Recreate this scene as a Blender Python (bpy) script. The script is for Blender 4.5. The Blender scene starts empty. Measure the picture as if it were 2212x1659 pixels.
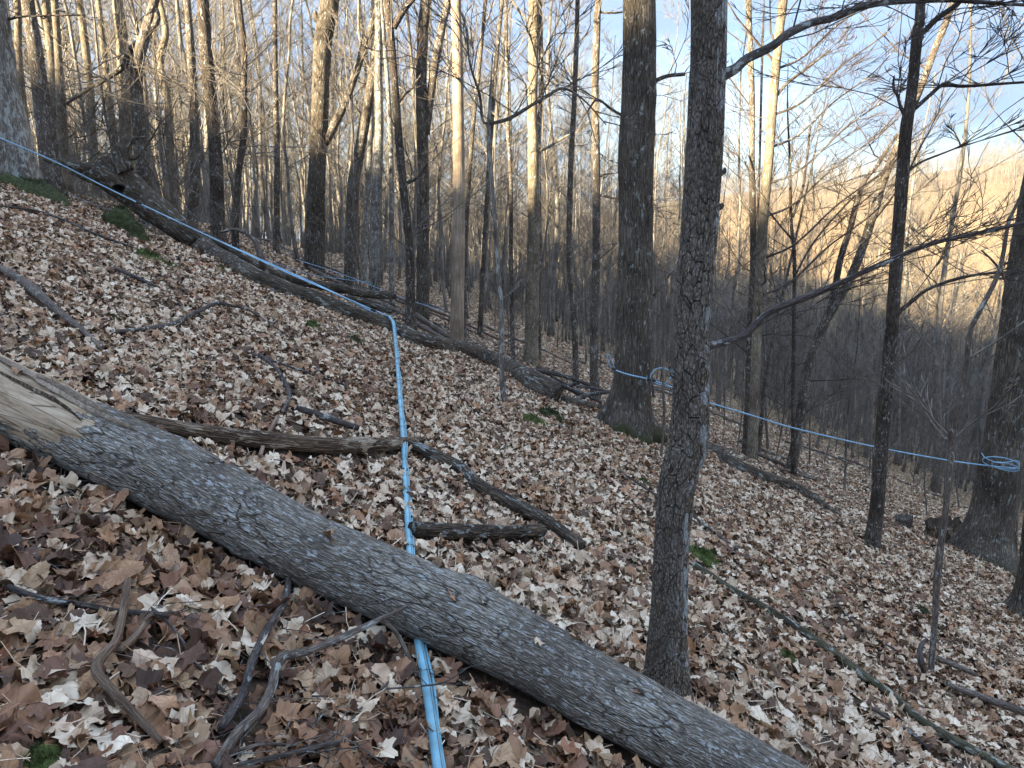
import bpy, math, random, time
import numpy as np
from mathutils import Vector
T0 = time.time()
PI = math.pi
rnd = random.Random(7)
npr = np.random.RandomState(11)
SC = bpy.context.scene
C = SC.collection

# ------------------------------------------------------------------ camera
PITCH = math.radians(12.0)
F, CX, CY = 1661.0, 1106.0, 829.5          # focal length and centre in the picture's own units (2212 wide)
EYE = Vector((0, 0, 1.6))
cd = bpy.data.cameras.new('camera'); cam = bpy.data.objects.new('camera', cd); C.objects.link(cam)
cam.location = EYE; cam.rotation_euler = (PI/2 - PITCH, 0, 0)
cd.sensor_width = 36; cd.lens = 36 * F / 2212; cd.clip_end = 5000; cd.clip_start = 0.05
SC.camera = cam

# ------------------------------------------------------------------ sun, sky, exposure
SUN_EL = math.radians(11.0)
AZ = math.radians(51.0)                    # light travels towards (sin AZ, cos AZ)
SDX, SDY = math.sin(AZ), math.cos(AZ)
sl = bpy.data.lights.new('sun', 'SUN'); sl.energy = 5.0; sl.angle = math.radians(0.6); sl.color = (1.0, 0.82, 0.55)
so = bpy.data.objects.new('sun', sl); C.objects.link(so)
so.rotation_euler = Vector((-SDX*math.cos(SUN_EL), -SDY*math.cos(SUN_EL), math.sin(SUN_EL))).to_track_quat('Z', 'Y').to_euler()
w = bpy.data.worlds.new('World'); SC.world = w; w.use_nodes = True
nt = w.node_tree; nt.nodes.clear()
def N(nt, t, **kw):
    n = nt.nodes.new(t)
    for k, v in kw.items():
        if k.startswith('i_'):
            n.inputs[k[2:].replace('_', ' ')].default_value = v
        else: setattr(n, k, v)
    return n
def ramp(nt, stops, interp='LINEAR'):
    r = nt.nodes.new('ShaderNodeValToRGB'); r.color_ramp.interpolation = interp
    e = r.color_ramp.elements
    while len(e) < len(stops): e.new(0.5)
    for i, (p, c) in enumerate(stops):
        e[i].position = p; e[i].color = c if len(c) == 4 else (*c, 1)
    return r
def mixrgb(nt, fac, a, b, mode='MIX'):
    m = nt.nodes.new('ShaderNodeMix'); m.data_type = 'RGBA'; m.blend_type = mode
    for s, v in ((0, fac), (6, a), (7, b)):
        if hasattr(v, 'links') or hasattr(v, 'is_linked'): nt.links.new(v, m.inputs[s])
        else: m.inputs[s].default_value = v if s == 0 else ((*v, 1) if len(v) == 3 else v)
    return m.outputs[2]
sky = N(nt, 'ShaderNodeTexSky', sky_type='NISHITA', sun_disc=False, sun_elevation=SUN_EL,
        sun_rotation=math.atan2(-SDX, -SDY), air_density=1.0, dust_density=0.6, ozone_density=1.6, altitude=300)
tc = N(nt, 'ShaderNodeTexCoord')
sep = N(nt, 'ShaderNodeSeparateXYZ'); nt.links.new(tc.outputs['Generated'], sep.inputs[0])
mp = N(nt, 'ShaderNodeMapping'); mp.inputs['Scale'].default_value = (1.0, 1.0, 3.2); mp.inputs['Location'].default_value = (0.35, 0.1, 0.2)
nt.links.new(tc.outputs['Generated'], mp.inputs[0])
cn = N(nt, 'ShaderNodeTexNoise', i_Scale=2.2, i_Detail=6.0, i_Roughness=0.55); nt.links.new(mp.outputs[0], cn.inputs['Vector'])
# more cloud to the right (east) than overhead on the left
ma = N(nt, 'ShaderNodeMath', operation='MULTIPLY_ADD'); nt.links.new(sep.outputs[0], ma.inputs[0]); ma.inputs[1].default_value = 0.20
mz = N(nt, 'ShaderNodeMath', operation='MULTIPLY_ADD'); nt.links.new(sep.outputs[2], mz.inputs[0]); mz.inputs[1].default_value = 0.30
nt.links.new(cn.outputs[0], mz.inputs[2]); nt.links.new(mz.outputs[0], ma.inputs[2])
cr = ramp(nt, [(0.40, (.86, .86, .86)), (0.62, (1, 1, 1))]); nt.links.new(ma.outputs[0], cr.inputs[0])
cm = N(nt, 'ShaderNodeMath', operation='MULTIPLY'); nt.links.new(cr.outputs[0], cm.inputs[0]); cm.inputs[1].default_value = 0.97
cn2 = N(nt, 'ShaderNodeTexNoise', i_Scale=3.0, i_Detail=5.0); nt.links.new(mp.outputs[0], cn2.inputs['Vector'])
ccol = ramp(nt, [(0.35, (.37, .53, .86)), (0.65, (.62, .73, .93))]); nt.links.new(cn2.outputs[0], ccol.inputs[0])
# thin cloud is brighter overhead than near the horizon, as a veiled sky is
zz_ = N(nt, 'ShaderNodeMath', operation='MULTIPLY'); nt.links.new(sep.outputs[2], zz_.inputs[0]); nt.links.new(sep.outputs[2], zz_.inputs[1])
zg = N(nt, 'ShaderNodeMath', operation='MULTIPLY_ADD'); nt.links.new(zz_.outputs[0], zg.inputs[0]); zg.inputs[1].default_value = 2.1; zg.inputs[2].default_value = .93
zv = N(nt, 'ShaderNodeVectorMath', operation='SCALE'); nt.links.new(ccol.outputs[0], zv.inputs[0]); nt.links.new(zg.outputs[0], zv.inputs['Scale'])
skyc = mixrgb(nt, cm.outputs[0], sky.outputs[0], zv.outputs[0])
bg = N(nt, 'ShaderNodeBackground'); bg.inputs[1].default_value = 0.13
nt.links.new(skyc, bg.inputs[0])
wo = N(nt, 'ShaderNodeOutputWorld'); nt.links.new(bg.outputs[0], wo.inputs[0])
SC.view_settings.view_transform = 'Standard'; SC.view_settings.look = 'None'
SC.view_settings.exposure = 3.05; SC.view_settings.gamma = 1; SC.view_settings.use_curve_mapping = False
SC.cycles.max_bounces = 5; SC.cycles.diffuse_bounces = 3; SC.cycles.glossy_bounces = 2
SC.cycles.transparent_max_bounces = 4; SC.cycles.caustics_reflective = False; SC.cycles.caustics_refractive = False

# ------------------------------------------------------------------ noise and terrain
def _h(ix, iy, iz, seed):
    n = (ix * 374761393 + iy * 668265263 + iz * 2147483647 + seed * 1274126177) & 0x7fffffff
    n = ((n ^ (n >> 13)) * 1274126177) & 0x7fffffff
    n = (n ^ (n >> 16)) & 0x7fffffff
    return n / 0x7fffffff
def vnoise(x, y, z, seed=0):
    x, y, z = np.broadcast_arrays(np.asarray(x, float), np.asarray(y, float), np.asarray(z, float))
    ix, iy, iz = np.floor(x).astype(np.int64), np.floor(y).astype(np.int64), np.floor(z).astype(np.int64)
    fx, fy, fz = x - ix, y - iy, z - iz
    fx, fy, fz = fx*fx*(3-2*fx), fy*fy*(3-2*fy), fz*fz*(3-2*fz)
    def c(a, b, d): return _h(ix+a, iy+b, iz+d, seed)
    x00 = c(0,0,0)*(1-fx)+c(1,0,0)*fx; x10 = c(0,1,0)*(1-fx)+c(1,1,0)*fx
    x01 = c(0,0,1)*(1-fx)+c(1,0,1)*fx; x11 = c(0,1,1)*(1-fx)+c(1,1,1)*fx
    return ((x00*(1-fy)+x10*fy)*(1-fz)+(x01*(1-fy)+x11*fy)*fz)*2-1
def fbm(x, y, z=0, o=3, seed=0):
    s = 0; a = 1; t = 0
    for i in range(o):
        s = s + a*vnoise(np.asarray(x)*2**i, np.asarray(y)*2**i, np.asarray(z)*2**i, seed+i); t += a; a *= .5
    return s/t
def sst(a, b, t):
    u = np.clip((t-a)/(b-a), 0, 1); return u*u*(3-2*u)
TE = math.tan(SUN_EL); S0 = 115.0
def Hgt(x, y):
    x = np.asarray(x, float); y = np.asarray(y, float)
    xl = np.minimum(x, -8.5)
    lat = -0.4*np.maximum(x, -8.5) - 0.10*(xl+8.5)*(1-0.0*x)
    lat = lat + 0.05*0
    t = np.maximum(y - 10.4, 0)
    drop = 0.45*(1-np.exp(-t/2.2)) + 0.035*t
    z1 = lat - 0.05*np.maximum(y, -40) - drop
    z1 = z1 + 2.5*fbm(x/45, y/45, 0.3, 3, 5)*sst(18, 70, np.hypot(x, y)) + 0.45*fbm(x/7, y/7, 0.7, 3, 9)*sst(9, 22, np.hypot(x, y))
    z1 = z1 + 0.035*fbm(x/0.8, y/0.8, 1.7, 3, 21)*(np.hypot(x, y) < 60)
    q = 0.55*x + 0.83*y
    op = -82 + (100 + 0.10*(x-150) + 9*fbm(x/160, y/160, 2.1, 3, 31))*sst(190, 560, q)
    # valley floor: soft max of the near slope and the hill across
    k = 9.0
    m = np.maximum(z1, op)
    z = m + k*np.log(np.exp(-(m-z1)/k)+np.exp(-(m-op)/k))
    z = np.where(z1-op > 40, z1, z)
    # unseen hill behind the camera, crest shaped to place the shadow on the trees
    s = -(x*SDX + y*SDY); p = x*SDY - y*SDX
    R = 26.0 - 12.8 + 34*sst(95, 190, -p) + 1.0*sst(-14, -5, p) + 3.2*sst(-5.7, -4.3, p) + 1.8*fbm(p/22, 3.3, 0, 3, 41)
    z = z + (R - 1)*np.exp(-((s-S0)/38)**2)
    return z
def H(x, y): return float(Hgt(x, y))
SP, CP = math.sin(PITCH), math.cos(PITCH)
def ray(px, py):
    X = (px-CX)/F; Z = (CY-py)/F
    return np.array([X, CP + Z*SP, -SP + Z*CP])
TT = np.concatenate([np.arange(1.0, 14, .01), np.arange(14, 60, .1)])
def at(px, py, Y=None, h=0.0):
    """a point in the place: on the ground (plus h) seen in that direction, or at distance Y in front"""
    d = ray(px, py)
    if Y is not None:
        return np.array(EYE) + d*(Y/d[1])
    P = np.array(EYE)[None] + TT[:, None]*d[None]
    g = P[:, 2] - Hgt(P[:, 0], P[:, 1]) - h
    k = np.argmax(g < 0) if (g < 0).any() else 900
    return P[k]
def depth(P): return (P[1])*CP - (P[2]-1.6)*SP

# ------------------------------------------------------------------ mesh helpers
def tag(o, label=None, cat=None, group=None, kind=None):
    for k, v in (('label', label), ('category', cat), ('group', group), ('kind', kind)):
        if v: o[k] = v
    return o
def mkmesh(name, V, Q, attr=None, tris=None, smooth=True):
    V = np.ascontiguousarray(V, np.float32)
    me = bpy.data.meshes.new(name)
    Q = np.asarray(Q, np.int32).reshape(-1, 4) if Q is not None and len(Q) else np.zeros((0, 4), np.int32)
    Tn = np.asarray(tris, np.int32).reshape(-1, 3) if tris is not None and len(tris) else np.zeros((0, 3), np.int32)
    nl = len(Q)*4 + len(Tn)*3
    me.vertices.add(len(V)); me.vertices.foreach_set('co', V.ravel())
    me.loops.add(nl); me.loops.foreach_set('vertex_index', np.concatenate([Q.ravel(), Tn.ravel()]))
    me.polygons.add(len(Q)+len(Tn))
    ls = np.concatenate([np.arange(len(Q))*4, len(Q)*4 + np.arange(len(Tn))*3]).astype(np.int32)
    me.polygons.foreach_set('loop_start', ls)
    if smooth: me.polygons.foreach_set('use_smooth', np.ones(len(ls), bool))
    if attr is not None:
        a = me.attributes.new('bark', 'FLOAT_VECTOR', 'POINT'); a.data.foreach_set('vector', np.ascontiguousarray(attr, np.float32).ravel())
    me.update(calc_edges=True)
    return me
def mkobj(name, me, mat, parent=None):
    if mat is not None and not me.materials: me.materials.append(mat)
    o = bpy.data.objects.new(name, me); C.objects.link(o)
    if parent is not None: o.parent = parent
    return o
def empty(name, loc=(0, 0, 0)):
    o = bpy.data.objects.new(name, None); o.empty_display_size = .1; C.objects.link(o); o.location = loc; return o
def frames(P):
    T = np.gradient(P, axis=0); T /= np.linalg.norm(T, axis=1)[:, None] + 1e-9
    n = np.cross(T[0], [0.3, 1, 0.1]); 
    if np.linalg.norm(n) < .2: n = np.cross(T[0], [1, 0, 0])
    n /= np.linalg.norm(n); Ns = [n]
    for i in range(1, len(P)):
        n = Ns[-1] - T[i]*np.dot(Ns[-1], T[i]); n /= np.linalg.norm(n)+1e-9; Ns.append(n)
    Nn = np.array(Ns); return T, Nn, np.cross(T, Nn)
def spline(P, n):
    """resample a polyline (any number of columns) smoothly, n samples evenly along its length"""
    P = np.asarray(P, float)
    if len(P) == 2:
        t = np.linspace(0, 1, n)[:, None]; return P[0]*(1-t)+P[1]*t
    A = np.vstack([2*P[0]-P[1], P, 2*P[-1]-P[-2]]); out = []
    for i in range(1, len(A)-2):
        t = np.linspace(0, 1, 16, endpoint=False)[:, None]
        p0, p1, p2, p3 = A[i-1], A[i], A[i+1], A[i+2]
        out.append(.5*((2*p1)+(-p0+p2)*t+(2*p0-5*p1+4*p2-p3)*t*t+(-p0+3*p1-3*p2+p3)*t**3))
    out.append(A[-2][None]); D = np.vstack(out)
    L = np.concatenate([[0], np.cumsum(np.linalg.norm(np.diff(D[:, :3], axis=0), axis=1))])
    s = np.linspace(0, L[-1], n)
    return np.stack([np.interp(s, L, D[:, k]) for k in range(D.shape[1])], 1)
def tube_data(P, R, sides, disp=None, cap=True, v0=0.0):
    """P (n,3), R (n,). disp(theta, v, r) -> radius offset array (n, sides)"""
    n = len(P); T, A, B = frames(P)
    th = np.linspace(0, 2*PI, sides, endpoint=False)
    L = v0 + np.concatenate([[0], np.cumsum(np.linalg.norm(np.diff(P, axis=0), axis=1))])
    c, s = np.cos(th), np.sin(th)
    rad = np.repeat(R[:, None], sides, 1)
    if disp is not None: rad = rad + disp(th[None], L[:, None], R[:, None])
    V = P[:, None] + rad[..., None]*(c[None, :, None]*A[:, None] + s[None, :, None]*B[:, None])
    at_ = np.stack([R[:, None]*c[None], R[:, None]*s[None], np.repeat(L[:, None], sides, 1)], 2)
    i = np.arange(n-1)[:, None]*sides; j = np.arange(sides)[None]; j2 = (j+1) % sides
    Q = np.stack([i+j, i+j2, i+sides+j2, i+sides+j], 2).reshape(-1, 4)
    V = V.reshape(-1, 3); at_ = at_.reshape(-1, 3); tris = []
    if cap:
        for e, base, fl in ((0, 0, 1), (n-1, (n-1)*sides, 0)):
            k = len(V); V = np.vstack([V, P[e] + (0 if not cap else 0)]); at_ = np.vstack([at_, [0, 0, L[e]]])
            for a in range(sides):
                b = (a+1) % sides
                tris.append((base+b, base+a, k) if fl else (base+a, base+b, k))
    return V, Q, at_, np.array(tris).reshape(-1, 3)
def batch_tubes(polys, sides=3):
    """many thin branches [(P (k,3), r0, r1)] in one mesh; vectorised over equal k"""
    byk = {}
    for P, r0, r1 in polys: byk.setdefault(len(P), []).append((P, r0, r1))
    Vs, Qs, As, off = [], [], [], 0
    th = np.linspace(0, 2*PI, sides, endpoint=False); c, s = np.cos(th), np.sin(th)
    for k, L in byk.items():
        P = np.array([l[0] for l in L]); n = len(P)
        r = np.array([[l[1], l[2]] for l in L]); t = np.linspace(0, 1, k)[None]
        R = r[:, :1]*(1-t)+r[:, 1:]*t
        T = np.gradient(P, axis=1); T /= np.linalg.norm(T, axis=2)[..., None]+1e-9
        ref = np.cross(T[:, :1], np.where(np.abs(T[:, :1, 2:3]) < .8, np.array([0, 0, 1.]), np.array([1., 0, 0])))
        ref = np.repeat(ref, k, 1); A = ref - T*np.sum(ref*T, 2)[..., None]; A /= np.linalg.norm(A, axis=2)[..., None]+1e-9
        B = np.cross(T, A)
        V = P[:, :, None] + R[:, :, None, None]*(c[None, None, :, None]*A[:, :, None] + s[None, None, :, None]*B[:, :, None])
        ln = np.concatenate([np.zeros((n, 1)), np.cumsum(np.linalg.norm(np.diff(P, axis=1), axis=2), 1)], 1)
        at_ = np.stack([R[..., None]*c, R[..., None]*s, np.repeat(ln[..., None], sides, 2)], 3)
        b = (np.arange(n)*k*sides)[:, None, None]; i = (np.arange(k-1)*sides)[None, :, None]; j = np.arange(sides)[None, None]
        j2 = (j+1) % sides
        Q = np.stack([b+i+j, b+i+j2, b+i+sides+j2, b+i+sides+j], 3).reshape(-1, 4)+off
        Vs.append(V.reshape(-1, 3)); As.append(at_.reshape(-1, 3)); Qs.append(Q); off += n*k*sides
    return np.vstack(Vs), np.vstack(Qs), np.vstack(As)
def norm(v): return v/(np.linalg.norm(v)+1e-9)

# ------------------------------------------------------------------ materials
def new_mat(name):
    m = bpy.data.materials.new(name); m.use_nodes = True; t = m.node_tree; t.nodes.clear()
    out = N(t, 'ShaderNodeOutputMaterial'); b = N(t, 'ShaderNodeBsdfPrincipled'); t.links.new(b.outputs[0], out.inputs[0])
    b.inputs['Specular IOR Level'].default_value = 0.25
    return m, t, b
def vmul(t, vec, s):
    n = N(t, 'ShaderNodeVectorMath', operation='MULTIPLY'); t.links.new(vec, n.inputs[0]); n.inputs[1].default_value = s; return n.outputs[0]
def bark_mat(name, dark, light, lichen=(0.36, 0.40, 0.38), lich=0.5, furrow=1.0, freq=(34, 34, 5), bump=0.6, rough=.9, bare=None, moss=0.0, spots=0.0, lfreq=(1.6, 1.6, .7), sfreq=(24, 24, 16), lside=None, cracks=None):
    m, t, b = new_mat(name)
    a = N(t, 'ShaderNodeAttribute', attribute_name='bark'); oi = N(t, 'ShaderNodeObjectInfo')
    off = N(t, 'ShaderNodeVectorMath', operation='ADD'); t.links.new(a.outputs['Vector'], off.inputs[0])
    mo = N(t, 'ShaderNodeMath', operation='MULTIPLY'); t.links.new(oi.outputs['Random'], mo.inputs[0]); mo.inputs[1].default_value = 37.0
    t.links.new(mo.outputs[0], off.inputs[1]); vec = off.outputs[0]
    n1 = N(t, 'ShaderNodeTexNoise', i_Scale=1.0, i_Detail=5.0, i_Roughness=.65, i_Distortion=.6); t.links.new(vmul(t, vec, freq), n1.inputs['Vector'])
    vo = N(t, 'ShaderNodeTexVoronoi', feature='DISTANCE_TO_EDGE', i_Scale=1.0)
    nn = N(t, 'ShaderNodeTexNoise', i_Scale=9.0, i_Detail=3.0); t.links.new(vec, nn.inputs['Vector'])
    va = N(t, 'ShaderNodeVectorMath', operation='MULTIPLY_ADD'); t.links.new(nn.outputs['Color'], va.inputs[0]); va.inputs[1].default_value = (1.6, 1.6, 1.6)
    t.links.new(vmul(t, vec, (freq[0]*1.3, freq[1]*1.3, freq[2]*1.1)), va.inputs[2]); t.links.new(va.outputs[0], vo.inputs['Vector'])
    vr = ramp(t, [(0.0, (0, 0, 0)), (0.28, (1, 1, 1))]); t.links.new(vo.outputs[0], vr.inputs[0])
    n2 = N(t, 'ShaderNodeTexNoise', i_Scale=2.3, i_Detail=4.0); t.links.new(vec, n2.inputs['Vector'])
    hm = N(t, 'ShaderNodeMath', operation='MULTIPLY'); t.links.new(n1.outputs[0], hm.inputs[0]); t.links.new(vr.outputs[0], hm.inputs[1])
    hh = N(t, 'ShaderNodeMath', operation='MULTIPLY_ADD'); t.links.new(hm.outputs[0], hh.inputs[0]); hh.inputs[1].default_value = furrow
    t.links.new(n1.outputs[0], hh.inputs[2])
    c1 = ramp(t, [(0.28, dark), (0.64 if furrow < .8 else 0.86, light)]); hs_ = N(t, 'ShaderNodeMath', operation='MULTIPLY'); t.links.new(hh.outputs[0], hs_.inputs[0]); hs_.inputs[1].default_value = .72; t.links.new(hs_.outputs[0], c1.inputs[0])
    big = ramp(t, [(0.32, (0.60, 0.57, 0.54)), (0.5, (1.0, .97, .93)), (0.68, (1.36, 1.36, 1.32))]); t.links.new(n2.outputs[0], big.inputs[0])
    col = mixrgb(t, 1.0, c1.outputs[0], big.outputs[0], 'MULTIPLY')
    if lich > 0:
        ln = N(t, 'ShaderNodeTexNoise', i_Scale=13.0, i_Detail=4.0, i_Roughness=.7, i_Distortion=.3); t.links.new(vmul(t, vec, lfreq), ln.inputs['Vector'])
        lr = ramp(t, [(0.66-0.16*lich, (0, 0, 0)), (0.70-0.15*lich, (1, 1, 1))]); t.links.new(ln.outputs[0], lr.inputs[0])
        lm = N(t, 'ShaderNodeMath', operation='MULTIPLY'); t.links.new(lr.outputs[0], lm.inputs[0]); lm.inputs[1].default_value = .7
        fac = lm.outputs[0]
        if lside is not None:
            ge = N(t, 'ShaderNodeNewGeometry'); dt = N(t, 'ShaderNodeVectorMath', operation='DOT_PRODUCT'); t.links.new(ge.outputs['Normal'], dt.inputs[0]); dt.inputs[1].default_value = lside
            dr = ramp(t, [(.55, (.12, .12, .12)), (.78, (1, 1, 1))]); t.links.new(dt.outputs['Value'], dr.inputs[0])
            lm2 = N(t, 'ShaderNodeMath', operation='MULTIPLY'); t.links.new(fac, lm2.inputs[0]); t.links.new(dr.outputs[0], lm2.inputs[1]); fac = lm2.outputs[0]
        col = mixrgb(t, fac, col, lichen)
    if spots > 0:
        sv = N(t, 'ShaderNodeTexVoronoi', feature='F1', i_Scale=1.0, i_Randomness=1.0); t.links.new(vmul(t, vec, sfreq), sv.inputs['Vector'])
        sr = ramp(t, [(0.16+.12*spots, (1, 1, 1)), (0.22+.12*spots, (0, 0, 0))]); t.links.new(sv.outputs['Distance'], sr.inputs[0])
        pn = ramp(t, [(0.48, (0, 0, 0)), (0.56, (1, 1, 1))]); t.links.new(n2.outputs[0], pn.inputs[0])
        sm = N(t, 'ShaderNodeMath', operation='MULTIPLY'); t.links.new(sr.outputs[0], sm.inputs[0]); t.links.new(pn.outputs[0], sm.inputs[1])
        sm2 = N(t, 'ShaderNodeMath', operation='MULTIPLY'); t.links.new(sm.outputs[0], sm2.inputs[0]); sm2.inputs[1].default_value = .55
        col = mixrgb(t, sm2.outputs[0], col, (.45, .48, .47))
    if moss > 0:
        sp = N(t, 'ShaderNodeSeparateXYZ'); t.links.new(a.outputs['Vector'], sp.inputs[0])
        mm = N(t, 'ShaderNodeMath', operation='MULTIPLY_ADD'); t.links.new(sp.outputs[2], mm.inputs[0]); mm.inputs[1].default_value = -1.0/moss
        t.links.new(n2.outputs[0], mm.inputs[2])
        mr = ramp(t, [(0.0, (0, 0, 0)), (0.22, (1, 1, 1))]); t.links.new(mm.outputs[0], mr.inputs[0])
        col = mixrgb(t, mr.outputs[0], col, (.042, .048, .018))
    hgt = hh.outputs[0]
    if cracks is not None:
        cw = N(t, 'ShaderNodeVectorMath', operation='MULTIPLY_ADD'); t.links.new(nn.outputs['Color'], cw.inputs[0]); cw.inputs[1].default_value = (1.3, 1.3, .5); t.links.new(vmul(t, vec, cracks), cw.inputs[2])
        cv = N(t, 'ShaderNodeTexVoronoi', feature='DISTANCE_TO_EDGE', i_Scale=1.0); t.links.new(cw.outputs[0], cv.inputs['Vector'])
        cq = ramp(t, [(0.0, (0, 0, 0)), (.05, (1, 1, 1))]); t.links.new(cv.outputs[0], cq.inputs[0])
        cg = ramp(t, [(.44, (1, 1, 1)), (.56, (0, 0, 0))]); t.links.new(n2.outputs[0], cg.inputs[0])
        cx2 = N(t, 'ShaderNodeMath', operation='MAXIMUM'); t.links.new(cq.outputs[0], cx2.inputs[0]); t.links.new(cg.outputs[0], cx2.inputs[1])
        cc = ramp(t, [(0, (.32, .28, .25)), (1, (1, 1, 1))]); t.links.new(cx2.outputs[0], cc.inputs[0])
        col = mixrgb(t, 1.0, col, cc.outputs[0], 'MULTIPLY')
        ch_ = N(t, 'ShaderNodeMath', operation='ADD'); t.links.new(hh.outputs[0], ch_.inputs[0]); t.links.new(cx2.outputs[0], ch_.inputs[1]); hgt = ch_.outputs[0]
    if bare is not None:       # where the bark has come off: v below a ragged edge, on the upper side
        v_edge, = bare
        sp = N(t, 'ShaderNodeSeparateXYZ'); t.links.new(a.outputs['Vector'], sp.inputs[0])
        e1 = N(t, 'ShaderNodeTexNoise', i_Scale=5.0, i_Detail=5.0, i_Roughness=.6); t.links.new(vmul(t, vec, (2.2, 2.2, .8)), e1.inputs['Vector'])
        e2 = N(t, 'ShaderNodeMath', operation='MULTIPLY_ADD'); t.links.new(e1.outputs[0], e2.inputs[0]); e2.inputs[1].default_value = .9
        t.links.new(sp.outputs[2], e2.inputs[2])
        e3 = ramp(t, [(0.0, (1, 1, 1)), (0.02, (0, 0, 0))])
        e4 = N(t, 'ShaderNodeMath', operation='SUBTRACT'); t.links.new(e2.outputs[0], e4.inputs[0]); e4.inputs[1].default_value = v_edge
        t.links.new(e4.outputs[0], e3.inputs[0])
        wn = N(t, 'ShaderNodeTexNoise', i_Scale=1.0, i_Detail=5.0); t.links.new(vmul(t, vec, (85, 85, 9)), wn.inputs['Vector'])
        wr = ramp(t, [(0.25, (.24, .19, .135)), (0.5, (.40, .335, .25)), (0.75, (.50, .435, .345))]); t.links.new(wn.outputs[0], wr.inputs[0])
        gn = N(t, 'ShaderNodeNewGeometry'); sz = N(t, 'ShaderNodeSeparateXYZ'); t.links.new(gn.outputs['Normal'], sz.inputs[0])
        un = ramp(t, [(.06, (0, 0, 0)), (.10, (1, 1, 1))]); uz = N(t, 'ShaderNodeMath', operation='MULTIPLY_ADD'); t.links.new(e1.outputs[0], uz.inputs[0]); uz.inputs[1].default_value = .5
        t.links.new(sz.outputs[2], uz.inputs[2]); t.links.new(uz.outputs[0], un.inputs[0])
        em = N(t, 'ShaderNodeMath', operation='MULTIPLY'); t.links.new(e3.outputs[0], em.inputs[0]); t.links.new(un.outputs[0], em.inputs[1])
        st = N(t, 'ShaderNodeTexNoise', i_Scale=6.0, i_Detail=6.0, i_Roughness=.7); t.links.new(vmul(t, vec, (2.5, 2.5, .9)), st.inputs['Vector'])
        sr_ = ramp(t, [(.34, (.48, .38, .28)), (.50, (.92, .87, .8)), (.7, (1.05, 1.0, .95))]); t.links.new(st.outputs[0], sr_.inputs[0])
        wd2 = mixrgb(t, 1.0, wr.outputs[0], sr_.outputs[0], 'MULTIPLY')
        wk = N(t, 'ShaderNodeTexVoronoi', feature='DISTANCE_TO_EDGE', i_Scale=1.0); t.links.new(vmul(t, vec, (26, 26, 2.2)), wk.inputs['Vector'])
        wkr = ramp(t, [(.0, (.25, .2, .16)), (.035, (1, 1, 1))]); t.links.new(wk.outputs[0], wkr.inputs[0])
        wd2 = mixrgb(t, 1.0, wd2, wkr.outputs[0], 'MULTIPLY')
        col = mixrgb(t, em.outputs[0], col, wd2)
        hx = N(t, 'ShaderNodeMix', data_type='FLOAT'); t.links.new(em.outputs[0], hx.inputs[0]); t.links.new(hgt, hx.inputs[2])
        hw = N(t, 'ShaderNodeMath', operation='MULTIPLY'); t.links.new(wn.outputs[0], hw.inputs[0]); hw.inputs[1].default_value = .25
        t.links.new(hw.outputs[0], hx.inputs[3]); hgt = hx.outputs[0]
    t.links.new(col, b.inputs['Base Color']); b.inputs['Roughness'].default_value = rough
    bp = N(t, 'ShaderNodeBump'); bp.inputs['Strength'].default_value = bump; bp.inputs['Distance'].default_value = .02
    t.links.new(hgt, bp.inputs['Height']); t.links.new(bp.outputs[0], b.inputs['Normal'])
    return m
M = {}
M['oak'] = bark_mat('furrowed_bark', (.028, .024, .019), (.19, .165, .135), lich=.42, furrow=1.0, freq=(42, 42, 4.5), bump=1.0, moss=.55)
M['maple'] = bark_mat('maple_bark', (.045, .038, .032), (.17, .145, .12), lich=.55, freq=(46, 46, 9), bump=.8, spots=.3)
M['fore'] = bark_mat('scaly_bark', (.055, .047, .039), (.29, .25, .205), lichen=(.5, .55, .56), lich=1.0, furrow=1.0, freq=(80, 80, 30), bump=1.0, spots=.1, sfreq=(55, 55, 40), moss=.25, lfreq=(1.3, 1.3, .8), cracks=(34, 34, 9), lside=(.96, -.27, 0))
M['grey'] = bark_mat('grey_bark', (.07, .065, .06), (.27, .255, .23), lich=.9, freq=(38, 38, 6), bump=.7, moss=.5)
M['dark'] = bark_mat('dark_bark', (.022, .018, .015), (.13, .108, .09), lich=.35, freq=(46, 46, 8), bump=.9, spots=.2, sfreq=(34, 34, 24))
M['tan'] = bark_mat('pale_bark', (.085, .07, .052), (.27, .235, .175), lich=.45, freq=(40, 40, 7), bump=.6)
M['dead'] = bark_mat('bare_dead_wood', (.16, .125, .09), (.40, .34, .27), lich=.15, furrow=.3, freq=(60, 60, 3), bump=.5)
M['log'] = bark_mat('grey_log_bark', (.075, .067, .056), (.40, .375, .325), lichen=(.50, .53, .53), lich=.66, furrow=1.0, freq=(85, 85, 17), bump=.9, bare=(1.22,), spots=.5, lfreq=(4.6, 4.6, 1.9), sfreq=(48, 48, 22), cracks=(26, 26, 5))
M['brownlog'] = bark_mat('brown_log_bark', (.022, .017, .013), (.165, .135, .10), lich=.55, freq=(44, 44, 7), bump=1.2)
M['rot'] = bark_mat('rotten_wood', (.022, .015, .011), (.25, .185, .125), lichen=(.46, .39, .29), lich=.75, lfreq=(1.5, 1.5, .4), furrow=1.0, freq=(60, 60, 4), bump=1.0)
M['stick'] = bark_mat('weathered_stick', (.05, .042, .037), (.20, .17, .145), lich=.45, freq=(80, 80, 14), bump=.5)
M['stickdark'] = bark_mat('dark_stick', (.03, .026, .025), (.12, .105, .098), lich=.45, freq=(80, 80, 14), bump=.5, spots=.4)
M['stickbare'] = bark_mat('bare_stick', (.09, .06, .042), (.33, .25, .185), lich=.1, furrow=.5, freq=(150, 150, 9), bump=.7)
M['greenstick'] = bark_mat('lichened_stick', (.03, .03, .018), (.12, .115, .075), lich=.55, freq=(70, 70, 14), bump=.5, spots=.4, sfreq=(30, 30, 16))
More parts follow.
